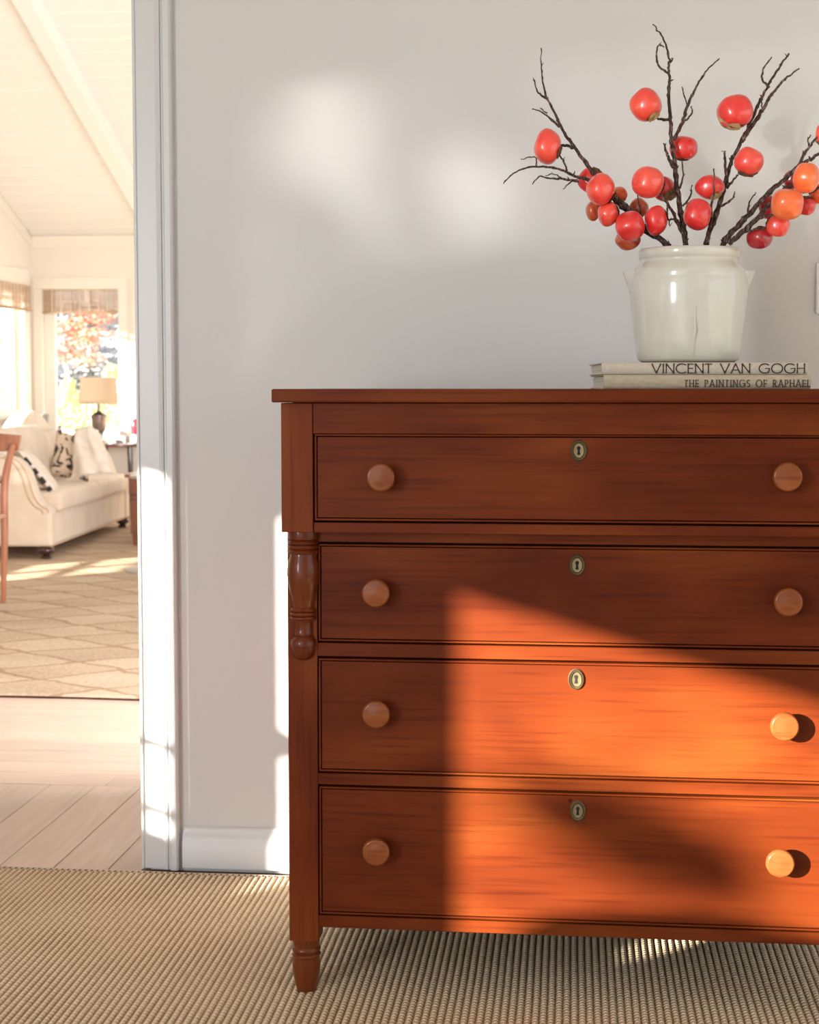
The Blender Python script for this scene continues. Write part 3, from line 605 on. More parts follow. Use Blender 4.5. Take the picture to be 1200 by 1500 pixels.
for s in (-1, 1):   # pointed lugs: little scooped shelves tapering down into the wall
    mb = MB(); rows = []
    zt = zj+0.168
    prof2 = [(zt, 0.1205, 0.013), (zt-0.006, 0.1185, 0.014), (zt-0.016, 0.1145, 0.013), (zt-0.028, 0.1100, 0.011), (zt-0.042, 0.1062, 0.007), (zt-0.050, 0.104, 0.004)]
    vs = []; m_ = 9
    for z, rt_, hw in prof2:
        for i in range(m_):
            u = -1+2*i/(m_-1); vs.append((JC.x+s*(0.098+(rt_-0.098)*(1-abs(u)**1.6)), JC.y+u*hw*1.9, z))
    fs = [(a*m_+b, a*m_+b+1, (a+1)*m_+b+1, (a+1)*m_+b) for a in range(len(prof2)-1) for b in range(m_-1)]
    # thickness: inner copy
    o = len(vs)
    for z, rt_, hw in prof2:
        for i in range(m_):
            u = -1+2*i/(m_-1); vs.append((JC.x+s*(0.094+(max(rt_-0.0045, 0.098)-0.094)*(1-abs(u)**1.6)), JC.y+u*(hw-0.001)*1.75, z-0.001 if z < zt else z))
    fs += [(o+a*m_+b, o+(a+1)*m_+b, o+(a+1)*m_+b+1, o+a*m_+b+1) for a in range(len(prof2)-1) for b in range(m_-1)]
    fs += [(b, o+b, o+b+1, b+1) for b in range(m_-1)]
    mb.add(vs, fs).build('lug', GLAZE, cr, smooth=60)

# ------------------------------------------------------------------ persimmon branches
def zp(zx, zy): return (720+zx/2.5, 20+zy/2.5)
def calyx_mesh(c, axis, r, m, parent):
    mb = MB(); q = axis.to_track_quat('Z', 'Y').to_matrix()
    for k in range(4):
        a = k*PI/2+random.uniform(-0.3, 0.3); L = r*random.uniform(0.62, 0.85); w = r*0.42; vs = []
        for i in range(5):
            t = i/4; ww = w*math.sin(PI*(0.18+0.80*t))*(1.0)
            for s in (-1, 0, 1):
                p = Vector((math.cos(a)*L*t-math.sin(a)*s*ww, math.sin(a)*L*t+math.cos(a)*s*ww, -r*0.30*t*t*(1 if k % 2 else 0.3)+abs(s)*0.12*r*(0.5-t)))
                vs.append(q @ p+c+axis*(r*0.02))
        vs2 = [v+axis*0.0009 for v in vs]
        fs = [(i*3+j, i*3+j+1, (i+1)*3+j+1, (i+1)*3+j) for i in range(4) for j in range(2)]
        mb.add(vs, fs); mb.add(vs2, fs)
    mb.lathe([(0, 0.004), (r*0.16, 0.003), (r*0.2, -0.001)], c, 8, q)
    mb.build('calyx', m, parent, smooth=60)
def persimmon(parent, zx, zy, rx, rz, Y, m, axis=(0.3, 0.3, -1), sq=2.35, roll=0.0, cal=None, stem_to=None):
    """rx, rz: half extents in photo pixels"""
    c = aty(*zp(zx, zy), Y); k = Y/FPX*1.01; a = rx*k; b = rz*k; ax = Vector(axis).normalized()
    # rounded, slightly four lobed body
    mb = MB(); vs = []; nu, nv = 28, 18; seed = random.uniform(0, 99)
    ca, sa = math.cos(roll), math.sin(roll)
    q = ax.to_track_quat('Z', 'Y').to_matrix(); qi = q.transposed()
    for j in range(nv+1):
        ph = PI*j/nv
        for i in range(nu):
            th = 2*PI*i/nu
            d = Vector((math.sin(ph)*math.cos(th), math.sin(ph)*math.sin(th), math.cos(ph)))
            e = (abs(d.x)**sq+abs(d.y)**sq+abs(d.z)**sq)**(-1/sq)
            lob = 1+0.018*math.cos(4*th+seed)*math.sin(ph)**2
            dim = 1-0.10*math.exp(-(ph/0.30)**2)-0.05*math.exp(-((PI-ph)/0.35)**2)
            w = q @ (d*e*lob*dim)
            w = Vector((w.x*ca-w.z*sa, w.y, w.x*sa+w.z*ca))
            w *= 1+0.035*noise.noise(w*1.3+Vector((seed, 0, 0)))
            vs.append(w)
    mx = max(abs(v.x) for v in vs); mz = max(abs(v.z) for v in vs)
    vs = [Vector((v.x/mx*a, v.y*(a+b)/2/mx, v.z/mz*b))+c for v in vs]
    fs = [(j*nu+i, j*nu+(i+1) % nu, (j+1)*nu+(i+1) % nu, (j+1)*nu+i) for j in range(nv) for i in range(nu)]
    o = mb.add(vs, fs).build('persimmon', m, parent, smooth=80)
    cc = c+Vector((ax.x*a, ax.y*(a+b)/2, ax.z*b))*0.92
    calyx_mesh(cc, ax, (a+b)/2, cal or CALYX, o)
    return c, cc
def branch(label, paths, fruits, group='artificial persimmon branches in the crock'):
    """paths: list of (points in zoomed photo coords, depth start, depth end, r start, r end)"""
    base = aty(*zp(*paths[0][0][0]), paths[0][1]); t = thing('persimmon_branch', tuple(base), label, 'branch')
    mb = MB()
    for pts, y0, y1, r0, r1 in paths:
        n = len(pts); P = [aty(*zp(*p), y0+(y1-y0)*i/(n-1)) for i, p in enumerate(pts)]
        if pts is paths[0][0]: # carry the stem down inside the crock
            tgt = Vector((JC.x+(P[0].x-JC.x)*0.15, JC.y, zj+0.04)); P = [tgt, tgt.lerp(P[0], 0.6)]+P; n += 2
        rs = [r0+(r1-r0)*(i/(n-1))**0.9 for i in range(n)]
        Q, rr = smooth_path(P, rs, 7)
        ph = random.uniform(0, 99)
        Q2, R2 = [], []
        for i, (q, r) in enumerate(zip(Q, rr)):
            f = min(1, i/3)
            Q2.append(q+Vector((noise.noise(Vector((i*0.45, ph, 0))), noise.noise(Vector((i*0.45, ph, 5))), noise.noise(Vector((i*0.45, ph, 9)))))*0.0022*f)
            knob = 1+0.38*max(0, math.sin(i*1.9+ph))**6
            R2.append(r*knob*(1+0.18*noise.noise(Vector((i*0.8, ph, 3)))))
        mb.tube(Q2, R2, 8, 0.10)
        for _ in range(max(1, n//3)):    # bud spurs
            i = random.randrange(2, len(Q2)-1); d = Vector((random.uniform(-1, 1), random.uniform(-0.6, 0.3), random.uniform(0.1, 1))).normalized(); L = random.uniform(0.003, 0.007)+R2[i]
            mb.tube([Q2[i], Q2[i]+d*L*0.6, Q2[i]+d*L], [R2[i]*0.7, R2[i]*0.5, R2[i]*0.15], 6)
    wood = mb.build('twig_wood', BARK, t, smooth=70)
    for f in fruits:
        c, cc = persimmon(t, *f[0], **(f[1] if len(f) > 1 else {}))
    return t
Y0 = 2.93
branch('left branch of the crock, leaning far left, bearing nine persimmons',
 [([(640, 850), (560, 790), (500, 725), (450, 680), (400, 615), (385, 600), (330, 525), (290, 470), (255, 415), (235, 370), (205, 310), (190, 260), (183, 200), (182, 125)], Y0, Y0-0.03, 0.0062, 0.0009),
  ([(655, 852), (585, 800), (530, 745), (480, 690), (435, 665)], Y0-0.02, Y0-0.03, 0.0045, 0.003),
  ([(205, 312), (172, 290), (155, 240)], Y0-0.025, Y0-0.03, 0.0022, 0.001),
  ([(250, 415), (200, 370), (150, 348)], Y0-0.02, Y0-0.01, 0.0023, 0.0009),
  ([(205, 365), (178, 346)], Y0-0.015, Y0-0.02, 0.0012, 0.0007),
  ([(300, 492), (272, 482), (248, 485)], Y0-0.02, Y0-0.02, 0.0028, 0.002),
  ([(400, 625), (360, 610), (320, 600), (285, 585), (250, 570), (190, 560), (130, 565), (80, 585), (45, 622)], Y0-0.01, Y0-0.08, 0.0032, 0.0010),
  ([(165, 560), (163, 530), (140, 525), (110, 533)], Y0-0.06, Y0-0.06, 0.0015, 0.0008),
  ([(320, 615), (260, 605), (215, 603), (178, 597), (150, 626)], Y0-0.02, Y0-0.05, 0.0024, 0.0009),
  ([(255, 600), (235, 588), (198, 592)], Y0-0.03, Y0-0.03, 0.0013, 0.0007),
  ([(315, 608), (290, 618), (262, 643)], Y0-0.02, Y0-0.02, 0.0016, 0.0008),
  ([(277, 575), (265, 540), (245, 515)], Y0-0.03, Y0-0.04, 0.0018, 0.0012),
  ([(470, 690), (445, 660), (425, 655)], Y0-0.03, Y0-0.04, 0.003, 0.002),
  ([(548, 745), (540, 700), (535, 665)], Y0-0.03, Y0-0.04, 0.0016, 0.0008),
  ([(655, 850), (648, 832)], Y0-0.03, Y0-0.03, 0.0018, 0.0008)],
 [((205, 487, 19.5, 25.5, Y0-0.035, CORAL), dict(axis=(0.8, 0.1, -0.35))),
  ((364, 612, 19, 18.5, Y0+0.02, RED), dict(axis=(0.4, -0.1, 0.6))),
  ((400, 643, 20.5, 23, Y0-0.055, CORAL), dict(axis=(0.7, 0.3, -0.6), roll=-0.2)),
  ((373, 722, 11, 15, Y0+0.01, RUSSET), dict(axis=(0.7, 0.2, 0.5))),
  ((427, 733, 15, 18.5, Y0-0.04, CORAL), dict(axis=(0.8, 0.2, 0.4))),
  ((508, 778, 21, 21.5, Y0-0.06, RED), dict(axis=(0.2, 0.6, 0.6), roll=0.3)),
  ((500, 828, 18.5, 15.5, Y0-0.005, RUSSET), dict(axis=(0.6, 0.3, 0.7))),
  ((466, 662, 13, 11, Y0+0.02, ORANGE), dict(axis=(0.4, 0.4, -0.7))),
  ((540, 712, 14, 15, Y0+0.03, RUSSET), dict(axis=(-0.6, 0.2, -0.6)))])
branch('middle branch of the crock, tallest and upright with a forked top and five persimmons',
 [([(712, 842), (700, 760), (685, 660), (672, 570), (665, 500), (657, 440), (655, 380), (648, 300), (652, 240), (650, 190), (652, 160), (635, 105), (610, 62), (592, 38)], Y0-0.01, Y0+0.01, 0.0058, 0.0010),
  ([(650, 220), (614, 192), (604, 150), (614, 115), (632, 122)], Y0, Y0-0.02, 0.0021, 0.0012),
  ([(655, 180), (666, 162)], Y0, Y0, 0.0016, 0.0008),
  ([(668, 462), (700, 398), (715, 345), (735, 300), (760, 250), (790, 207), (835, 164)], Y0, Y0+0.03, 0.0036, 0.0010),
  ([(700, 397), (733, 368), (733, 338)], Y0-0.01, Y0-0.02, 0.0020, 0.0010),
  ([(718, 335), (706, 300), (698, 268)], Y0-0.01, Y0-0.01, 0.0014, 0.0008),
  ([(650, 388), (625, 388), (598, 378)], Y0, Y0-0.02, 0.0026, 0.0018),
  ([(668, 565), (650, 530), (640, 505), (632, 476)], Y0-0.01, Y0-0.03, 0.0036, 0.0014),
  ([(690, 640), (702, 595), (698, 540)], Y0-0.01, Y0, 0.0019, 0.0010),
  ([(700, 705), (725, 675), (735, 628)], Y0-0.01, Y0-0.02, 0.0021, 0.0010),
  ([(705, 820), (680, 760), (650, 700), (615, 660)], Y0-0.03, Y0-0.05, 0.0032, 0.0022),
  ([(690, 790), (670, 755), (650, 755)], Y0-0.03, Y0-0.04, 0.0020, 0.0015),
  ([(645, 700), (645, 740), (655, 780)], Y0-0.04, Y0-0.05, 0.0017, 0.0010),
  ([(712, 842), (722, 824)], Y0-0.01, Y0-0.01, 0.0018, 0.0008)],
 [((565, 334, 23, 24, Y0-0.03, CORAL), dict(axis=(0.55, -0.1, -0.8), cal=CALYXY)),
  ((703, 492, 20, 17, Y0+0.03, RED), dict(axis=(-0.1, 0.1, -1))),
  ((573, 618, 23, 22.5, Y0-0.05, CORAL), dict(axis=(0.75, 0.5, -0.3), roll=0.15)),
  ((632, 642, 17, 18, Y0+0.02, RED), dict(axis=(0.5, -0.5, -0.6))),
  ((603, 757, 16, 21.5, Y0-0.05, RED), dict(axis=(0.8, 0.2, 0.3)))])
branch('right of middle branch of the crock, slanting up right with twin tips and four persimmons',
 [([(785, 842), (812, 768), (840, 680), (860, 610), (880, 540), (905, 490), (940, 420), (970, 350), (1000, 290), (1022, 250), (1050, 205), (1075, 170), (1090, 148)], Y0, Y0+0.02, 0.0056, 0.0014),
  ([(915, 470), (945, 425), (985, 365), (1012, 320), (1040, 280), (1075, 240), (1100, 222), (1127, 200)], Y0-0.015, Y0-0.02, 0.0042, 0.0010),
  ([(1017, 272), (992, 238), (1000, 195), (1028, 160)], Y0+0.01, Y0, 0.0024, 0.0009),
  ([(995, 362), (990, 332), (988, 298)], Y0-0.01, Y0-0.02, 0.0018, 0.0010),
  ([(862, 592), (856, 545), (853, 502)], Y0-0.01, Y0-0.02, 0.0030, 0.0014),
  ([(862, 640), (885, 610), (905, 590)], Y0-0.005, Y0-0.02, 0.0024, 0.0014),
  ([(842, 705), (880, 680), (893, 652)], Y0-0.01, Y0-0.03, 0.0022, 0.0010),
  ([(800, 780), (808, 700), (815, 640), (817, 568)], Y0-0.05, Y0-0.06, 0.0026, 0.0010),
  ([(792, 842), (800, 820)], Y0-0.01, Y0-0.01, 0.0018, 0.0008)],
 [((892, 360, 25.5, 24, Y0-0.03, RED), dict(axis=(-0.3, -0.1, -1), roll=0.6, cal=CALYXY)),
  ((943, 541, 21, 20.5, Y0-0.035, CORAL), dict(axis=(-0.25, 0.1, -1), roll=-0.2)),
  ((800, 635, 21.5, 17.5, Y0-0.02, RED), dict(axis=(0.4, -0.2, -0.9), cal=CALYXY, roll=0.3)),
  ((755, 735, 20, 22.5, Y0-0.055, RED), dict(axis=(0.9, 0.2, -0.1), roll=-0.3))])
branch('rightmost branch of the crock, leaning out of the picture with orange persimmons',
 [([(850, 842), (900, 782), (950, 728), (1020, 652), (1080, 602), (1120, 562), (1160, 540), (1200, 512), (1290, 440), (1340, 380)], Y0, Y0-0.02, 0.0064, 0.0020),
  ([(868, 842), (930, 792), (990, 730), (1060, 655), (1110, 622), (1150, 600)], Y0-0.03, Y0-0.04, 0.0052, 0.0024),
  ([(1125, 556), (1152, 508), (1180, 470), (1200, 440), (1212, 405)], Y0-0.01, Y0-0.02, 0.0030, 0.0012),
  ([(1163, 485), (1160, 460), (1172, 443)], Y0-0.01, Y0-0.02, 0.0016, 0.0009),
  ([(940, 735), (946, 690), (968, 655)], Y0-0.01, Y0-0.02, 0.0020, 0.0009),
  ([(960, 765), (1000, 742), (1035, 735)], Y0-0.04, Y0-0.05, 0.0022, 0.0016),
  ([(930, 800), (960, 790), (995, 780)], Y0-0.04, Y0-0.04, 0.0018, 0.0012),
  ([(850, 842), (842, 828)], Y0-0.01, Y0-0.01, 0.0018, 0.0008)],
 [((1153, 602, 19, 21.5, Y0-0.06, ORANGE), dict(axis=(0.2, 0.5, -0.6), roll=-0.1)),
  ((1083, 698, 22.5, 22, Y0-0.07, ORANGE), dict(axis=(-0.1, 0.9, 0.3))),
  ((1050, 777, 17, 16, Y0-0.03, CORAL), dict(axis=(-0.6, 0.2, 0.5), roll=0.4)),
  ((982, 822, 18.5, 15.5, Y0-0.02, CRIMSON), dict(axis=(0.3, -0.3, 0.9), roll=0.5)),
  ((1012, 708, 13, 17, Y0+0.03, CRIMSON), dict(axis=(0.5, -0.2, 0.3))),
  ((1150, 705, 15, 13, Y0, RED), dict(axis=(0.2, -0.1, 0.8))),
  ((1100, 608, 12, 14, Y0+0.03, CRIMSON), dict(axis=(0.5, -0.2, 0.3))),
  ((1196, 660, 12, 14, Y0+0.01, ORANGE), dict(axis=(-0.6, -0.1, 0.3))),
  ((1208, 440, 8, 14, Y0-0.01, CORAL), dict(axis=(-0.3, 0.1, -0.9)))])

# light switch at the right edge of the wall
sx = 0.4955; sz0, sz1 = 1.221, 1.327
sw = thing('light_switch', (sx+0.035, YW, sz0), 'white light switch plate cut by the right edge, on the wall beside the crock', 'switch')
MB().box(sx, sx+0.07, YW-0.006, YW-0.0003, sz0, sz1).build('switch_plate', SWP, sw, bevel=0.003)
MB().box(sx+0.019, sx+0.051, YW-0.009, YW-0.0055, sz0+0.022, sz1-0.022).build('rocker', SWP, sw, bevel=0.0015)

# ================================================================== far room
XL, YF, ZE, SL = -4.46, 12.62, 2.31, 0.375     # left wall, far wall, eave height, roof slope
def roof(y): return ZE+SL*(YF-y)
RIDGE = 7.4
# far wall with two windows
wy0 = aty(62, 424, YF); wy1 = aty(174, 640, YF)
W2 = (-4.365, -3.722, 0.62, 1.872)            # window_2 opening
W3 = (-3.56, -2.9, 0.62, 1.872)
holed('wall_far', CREAM, 'y', YF, YF+0.16, XL-0.16, 3.2, 0, ZE+0.1, [W2, W3])
# left wall with its windows (sun enters here)
W1 = (11.36, 12.39, 0.86, 1.88)
W4 = (9.0, 11.05, 0.86, 1.88)
W0 = (6.75, 7.75, 0.36, 0.70)
def gable(mb):
    mb.prism([(YW+TW, ZE), (YF+0.1, ZE), (YF, ZE+0.05), (RIDGE, roof(RIDGE)+0.05), (YW+TW, ZE+0.3)], XL-0.16, XL, 'x')
holed('wall_far_left', CREAM, 'x', XL-0.16, XL, YW+TW, YF+0.16, 0, ZE, [W1, W4, W0], gable)
# roof: backing slab plus tongue and groove boards as parts
ce = struct_root('ceiling_far')
MB().prism([(YF+0.2, roof(YF+0.2)+0.012), (RIDGE, roof(RIDGE)+0.012), (YW+TW, ZE+0.312), (YW+TW, ZE+0.4), (RIDGE, roof(RIDGE)+0.12), (YF+0.2, roof(YF+0.2)+0.12)], XL-0.1, 3.2, 'x').build('roof_backing', CEILG, ce)
y = YF; bw = 0.139
while y > 8.9:
    ya = y-bw+0.014; g = 0.003
    MB().prism([(y, roof(y)), (ya, roof(ya)), (ya-g, roof(ya)+g*2), (ya-g, roof(ya)+0.012), (y+g, roof(y)+0.010), (y+g, roof(y)+g*1.5)], XL, 3.0, 'x').build('ceiling_board', CEILP, ce)
    y -= bw
# the sloping beam
bmr = MB(); bmr.prism([(YF, roof(YF)-0.13), (RIDGE, roof(RIDGE)-0.13), (RIDGE, roof(RIDGE)-0.001), (YF, roof(YF)-0.001)], -3.405, -3.285, 'x').build('trim_2', CEILP, kind='structure', bevel=0.006)
# cornice and frieze bands
MB().box(XL, 3.0, YF-0.012, YF, ZE-0.10, ZE-0.002).build('trim_3', CREAMT, kind='structure', bevel=0.003)
MB().prism([(YF-0.012, roof(YF)-0.09), (RIDGE, roof(RIDGE)-0.09), (RIDGE, roof(RIDGE)-0.002), (YF-0.012, roof(YF)-0.002)], XL, XL+0.014, 'x').build('trim_4', CREAMT, kind='structure')
def window(n, plane, a0, a1, z0, z1, face, deep, mull=(), horiz=(), casing=0.085, sash=0.05, side=1):
    """casing stands proud of the face (towards the room), sash and pane sit in the opening"""
    w = struct_root('window_%d' % n, (face, (a0+a1)/2, z0) if plane == 'x' else ((a0+a1)/2, face, z0))
    def bx(lo, hi, b0, b1, c0, c1, name, m, bev=0.003):
        mb = MB(); l, h = sorted((face+side*lo, face+side*hi))
        (mb.box(l, h, b0, b1, c0, c1) if plane == 'x' else mb.box(b0, b1, l, h, c0, c1)); return mb.build(name, m, w, bevel=bev)
    c = casing
    bx(-0.02, 0, a0-c, a0, z0-0.02, z1, 'side_casing', CREAMT); bx(-0.02, 0, a1, a1+c, z0-0.02, z1, 'side_casing', CREAMT)
    bx(-0.024, 0, a0-c, a1+c, z1, z1+c+0.02, 'head_casing', CREAMT); bx(-0.045, deep, a0-c, a1+c, z0-0.045, z0-0.005, 'sill', CREAMT)
    d0, d1 = deep-0.035, deep
    bx(d0, d1, a0, a0+sash, z0, z1, 'sash_stile', CREAMT); bx(d0, d1, a1-sash, a1, z0, z1, 'sash_stile', CREAMT)
    bx(d0, d1, a0+sash, a1-sash, z0, z0+sash, 'sash_rail', CREAMT); bx(d0, d1, a0+sash, a1-sash, z1-sash, z1, 'sash_rail', CREAMT)
    for m_ in mull: bx(d0, d1, m_-0.03, m_+0.03, z0+sash, z1-sash, 'mullion', CREAMT)
    for h in horiz: bx(d0, d1, a0+sash, a1-sash, h-0.012, h+0.012, 'glazing_bar', CREAMT)
    bx(deep-0.02, deep-0.016, a0+sash*0.8, a1-sash*0.8, z0+sash*0.8, z1-sash*0.8, 'pane', GLASS, 0)
    return w
window(1, 'x', W1[0], W1[1], W1[2], W1[3], XL, 0.09, side=-1, casing=0.12)
window(4, 'x', W4[0], W4[1], W4[2], W4[3], XL, 0.09, mull=(10.0,), side=-1, casing=0.12)
window(5, 'x', W0[0], W0[1], W0[2], W0[3], XL, 0.09, mull=(7.25,), horiz=(0.50, 0.60), side=-1, casing=0.06)
window(2, 'y', W2[0]+0.0, W2[1], W2[2], W2[3], YF, 0.09, side=1, casing=0.075, sash=0.012)
MB().box(W2[0], W2[0]+0.09, YF+0.03, YF+0.088, W2[2], W2[3]).build('trim_5', CREAMT, kind='structure', bevel=0.004)
window(3, 'y', W3[0], W3[1], W3[2], W3[3], YF, 0.09, side=1, casing=0.045, sash=0.03)
# reed blinds
def blind(label, plane, a0, a1, z0, z1, face, deep):
    mid = (face, (a0+a1)/2, z0) if plane == 'x' else ((a0+a1)/2, face, z0)
    t = thing('reed_blind', mid, label, 'blind')
    nrow = int((z1-z0)/0.016); mb = MB()
    for k in range(nrow):
        za = z0+(z1-z0)*k/nrow; zb = z0+(z1-z0)*(k+0.86)/nrow; off = deep+0.010*math.sin(k*PI/5)**2
        l, h = sorted((face+off, face+off+(0.006 if deep > 0 else -0.006)))
        (mb.box(l, h, a0, a1, za, zb) if plane == 'x' else mb.box(a0, a1, l, h, za, zb))
    mb.build('reed_slats', BLIND, t, kind='stuff')
    nc = max(3, int((a1-a0)/0.075))
    for k in range(nc+1):
        a = a0+0.006+(a1-a0-0.012)*k/nc; mb = MB(); e = deep+(0.012 if deep > 0 else -0.012)
        l, h = sorted((face+e, face+e+(0.004 if deep > 0 else -0.004)))
        (mb.box(l, h, a-0.005, a+0.005, z0, z1) if plane == 'x' else mb.box(a-0.005, a+0.005, l, h, z0, z1)); mb.build('blind_cord', CORDM, t)
    l, h = sorted((face+deep*0.5, face+deep+(0.02 if deep > 0 else -0.02)))
    mb = MB(); (mb.box(l, h, a0, a1, z0-0.018, z0-0.001) if plane == 'x' else mb.box(a0, a1, l, h, z0-0.018, z0-0.001)); mb.build('bottom_bar', BLIND, t, bevel=0.004)
blind('raised woven reed blind on the far window behind the lamp', 'y', W2[0]+0.003, W2[1]-0.003, 1.69, W2[3]-0.004, YF, -0.006)
blind('raised woven reed blind on the left wall window, at picture left edge', 'x', W1[0], W1[1]+0.10, 1.70, W1[3]+0.015, XL, 0.03)

# far rug
RH = 0.012
fr = thing('diamond_rug', (-2.0, 8.2, 0), 'tan woven rug with a faint diamond pattern in the far sitting room', 'rug')
mb = MB(); nx = 60; e0 = 5.19
top = []; 
xs = [-4.3+6.8*k/nx for k in range(nx+1)]
edge = [e0+0.022*noise.noise(Vector((x_*1.9, 3.3, 0))) for x_ in xs]
hh = [RH for x_ in xs]
vs = []; nyy = [0, 0.004, 0.012, 0.03, 1.0, 3.0, 6.6]; hz = [0.001, RH*0.7, RH, RH, RH, RH, RH]
for i in range(nx+1):
    for d, z in zip(nyy, hz): vs.append((xs[i], edge[i]+d, z if d > 0.5 else z*hh[i]/RH))
m_ = len(nyy); fs = [(a*m_+b, (a+1)*m_+b, (a+1)*m_+b+1, a*m_+b+1) for a in range(nx) for b in range(m_-1)]
ob = mb.add(vs, fs).build('woven_pile', FARRUG, fr)
for p in ob.data.polygons: p.use_smooth = True
MB().tube([(x_, e-0.003, 0.0025) for x_, e in zip(xs, edge)], 0.0045, 6).build('rug_underside_shade', DARKLEG, fr)  # dark strip standing in for the shadow under the rug edge

# ------------------------------------------------------------------ sofa
so = Vector((-3.195, 9.33, 0)); dl = Vector((-0.07, 1, 0)).normalized(); dv = Vector((-dl.y, dl.x, 0))
sofa = thing('sofa', (so.x-0.4, so.y+1.1, 0.01), 'oatmeal camelback sofa with sloping arms and dark bun feet, in the far room', 'sofa')
SM = Matrix(((dv.x, dl.x, 0, so.x), (dv.y, dl.y, 0, so.y), (0, 0, 1, 0), (0, 0, 0, 1)))   # local (v depth, u length, z)
SLEN = 2.28; VB = 0.44; VD = 0.62
def armp(inset=0.0):
    return [(0.0, 0.09), (0.0+inset, 0.30), (0.012+inset, 0.325), (0.05+inset, 0.345), (0.085+inset, 0.39), (0.11+inset, 0.46), (0.135+inset, 0.54), (0.17+inset, 0.60), (0.215+inset, 0.635), (0.28, 0.648), (VD, 0.66), (VD, 0.09)]
MB().box(0.012, VD, 0.05, SLEN-0.05, 0.09, 0.30, SM).build('seat_base', SOFA, sofa, bevel=0.02, bseg=3)
for u in (0, SLEN-0.14):
    MB().prism(armp(), u, u+0.14, 'y', SM).build('arm', SOFA, sofa, bevel=0.022, bseg=3)
# piping on the near arm front edge
pp_ = [(v, z) for v, z in armp(0.012)[1:10]]
for off in (0.0, 0.035):
    P = [SM @ Vector((v+off, -0.002, z-off*0.2)) for v, z in pp_]; Q, rr = smooth_path(P, [0.005]*len(P), 4); MB().tube(Q, rr, 6).build('piping', PIPING, sofa, smooth=60)
P = [SM @ Vector((0.006, u_, 0.095)) for u_ in (0.0, 1.1, SLEN)]; MB().tube(P, 0.006, 6).build('piping', PIPING, sofa)
# camel back
nb = 24; poly = []
for k in range(nb+1):
    u = 0.10+(SLEN-0.2)*k/nb; t = k/nb; z = 0.655+0.245*math.exp(-((t-0.58)/0.24)**2)+0.01*math.sin(3*t); poly.append((u, z))
bk = [(0.10, 0.2)]+poly+[(SLEN-0.1, 0.2)]
mb = MB(); n = len(bk); 
vs = [SM @ Vector((VB, p[0], p[1])) for p in bk]+[SM @ Vector((VB+0.14, p[0], p[1])) for p in bk]
mb.add(vs, [tuple(range(n)), tuple(range(n, 2*n))[::-1]]+[(k, (k+1) % n, (k+1) % n+n, k+n) for k in range(n)]).build('camel_back', SOFA, sofa, bevel=0.03, bseg=3)
def pillow(nu, nv, w, h, th, M, name, m, parent, pinch=0.25, seed=0.0, corner=0.08):
    mb = MB(); vs = []; fs = []
    for side in (1, -1):
        for j in range(nv+1):
            for i in range(nu+1):
                a, b = -1+2*i/nu, -1+2*j/nv
                prof = max(0, (1-abs(a)**3.2)*(1-abs(b)**3.2))**0.55
                k = 1-corner*(a*a*b*b); wr = 0.012*noise.noise(Vector((a*2.2+seed, b*2.2, side*1.0)))
                vs.append(M @ Vector((a*w/2*(1-0.05*(1-b*b))*1, side*(th/2*prof)+wr*prof, b*h/2*(1-0.05*(1-a*a)))))
    o = (nu+1)*(nv+1)
    for s_ in (0, o):
        fs += [(s_+j*(nu+1)+i, s_+j*(nu+1)+i+1, s_+(j+1)*(nu+1)+i+1, s_+(j+1)*(nu+1)+i) for j in range(nv) for i in range(nu)]
    ob = mb.add(vs, fs).build(name, m, parent, smooth=80)
    md = ob.modifiers.new('w', 'WELD'); md.merge_threshold = 0.0005
    ob.modifiers.move(len(ob.modifiers)-1, 0); return ob
def cushbox(v0, v1, u0, u1, z0, z1, name, bev=0.035, crown=0.02):
    mb = MB(); mb.box(v0, v1, u0, u1, z0, z1, SM); o = mb.build(name, SOFA, sofa, bevel=bev, bseg=4)
    for p in o.data.polygons: p.use_smooth = True
    return o
um = 1.17
cushbox(-0.03, VB, 0.145, um, 0.295, 0.425, 'seat_cushion'); cushbox(-0.03, VB, um+0.006, SLEN-0.145, 0.295, 0.425, 'seat_cushion')
# back cushions, leaning
for (u0, u1) in ((0.20, 1.12), (1.16, 2.08)):
    mb = MB(); R = SM @ Matrix.Translation((0.30, 0, 0.415)) @ Matrix.Rotation(math.radians(12), 4, 'Y')
    o = mb.box(-0.03, 0.13, u0, u1, 0.012, 0.41 if u0 < 1 else 0.36, R).build('back_cushion', SOFA, sofa, bevel=0.04, bseg=4)
    for p in o.data.polygons: p.use_smooth = True
# feet
bun = [(0.030, 0.09), (0.046, 0.08), (0.052, 0.065), (0.046, 0.048), (0.026, 0.038), (0.022, 0.032), (0.034, 0.026), (0.036, 0.018), (0.030, 0.012)]
for (v, u) in ((0.045, 0.05), (0.045, SLEN-0.06), (VD-0.06, 0.05), (VD-0.06, SLEN-0.06)):
    c = SM @ Vector((v, u, 0)); MB().lathe(bun, (c.x, c.y, 0), 20).build('bun_foot', DARKLEG, sofa, smooth=50)
def facing(px, py, D, tilt=0.0, lean=0.0, turn=0.0):
    """matrix at a pixel and distance, pillow face towards the viewer, then turned"""
    r = ray(px, py); c = EYEP+r*D; base = math.atan2(r.x, r.y)
    return Matrix.Translation(c) @ Matrix.Rotation(-base+turn, 4, 'Z') @ Matrix.Rotation(lean, 4, 'X') @ Matrix.Rotation(tilt, 4, 'Y')
def rootof(M, name, label, cat, group=None): return thing(name, tuple(M.translation), label, cat, group)
M = facing(107, 664, 10.75, tilt=math.radians(6), lean=math.radians(-14), turn=math.radians(-28))
t = rootof(M, 'patterned_pillow', 'square pillow with black and ivory print between the back cushion and the ivory throw', 'pillow')
pillow(12, 12, 0.31, 0.36, 0.12, M, 'pillow_case', PATT, t)
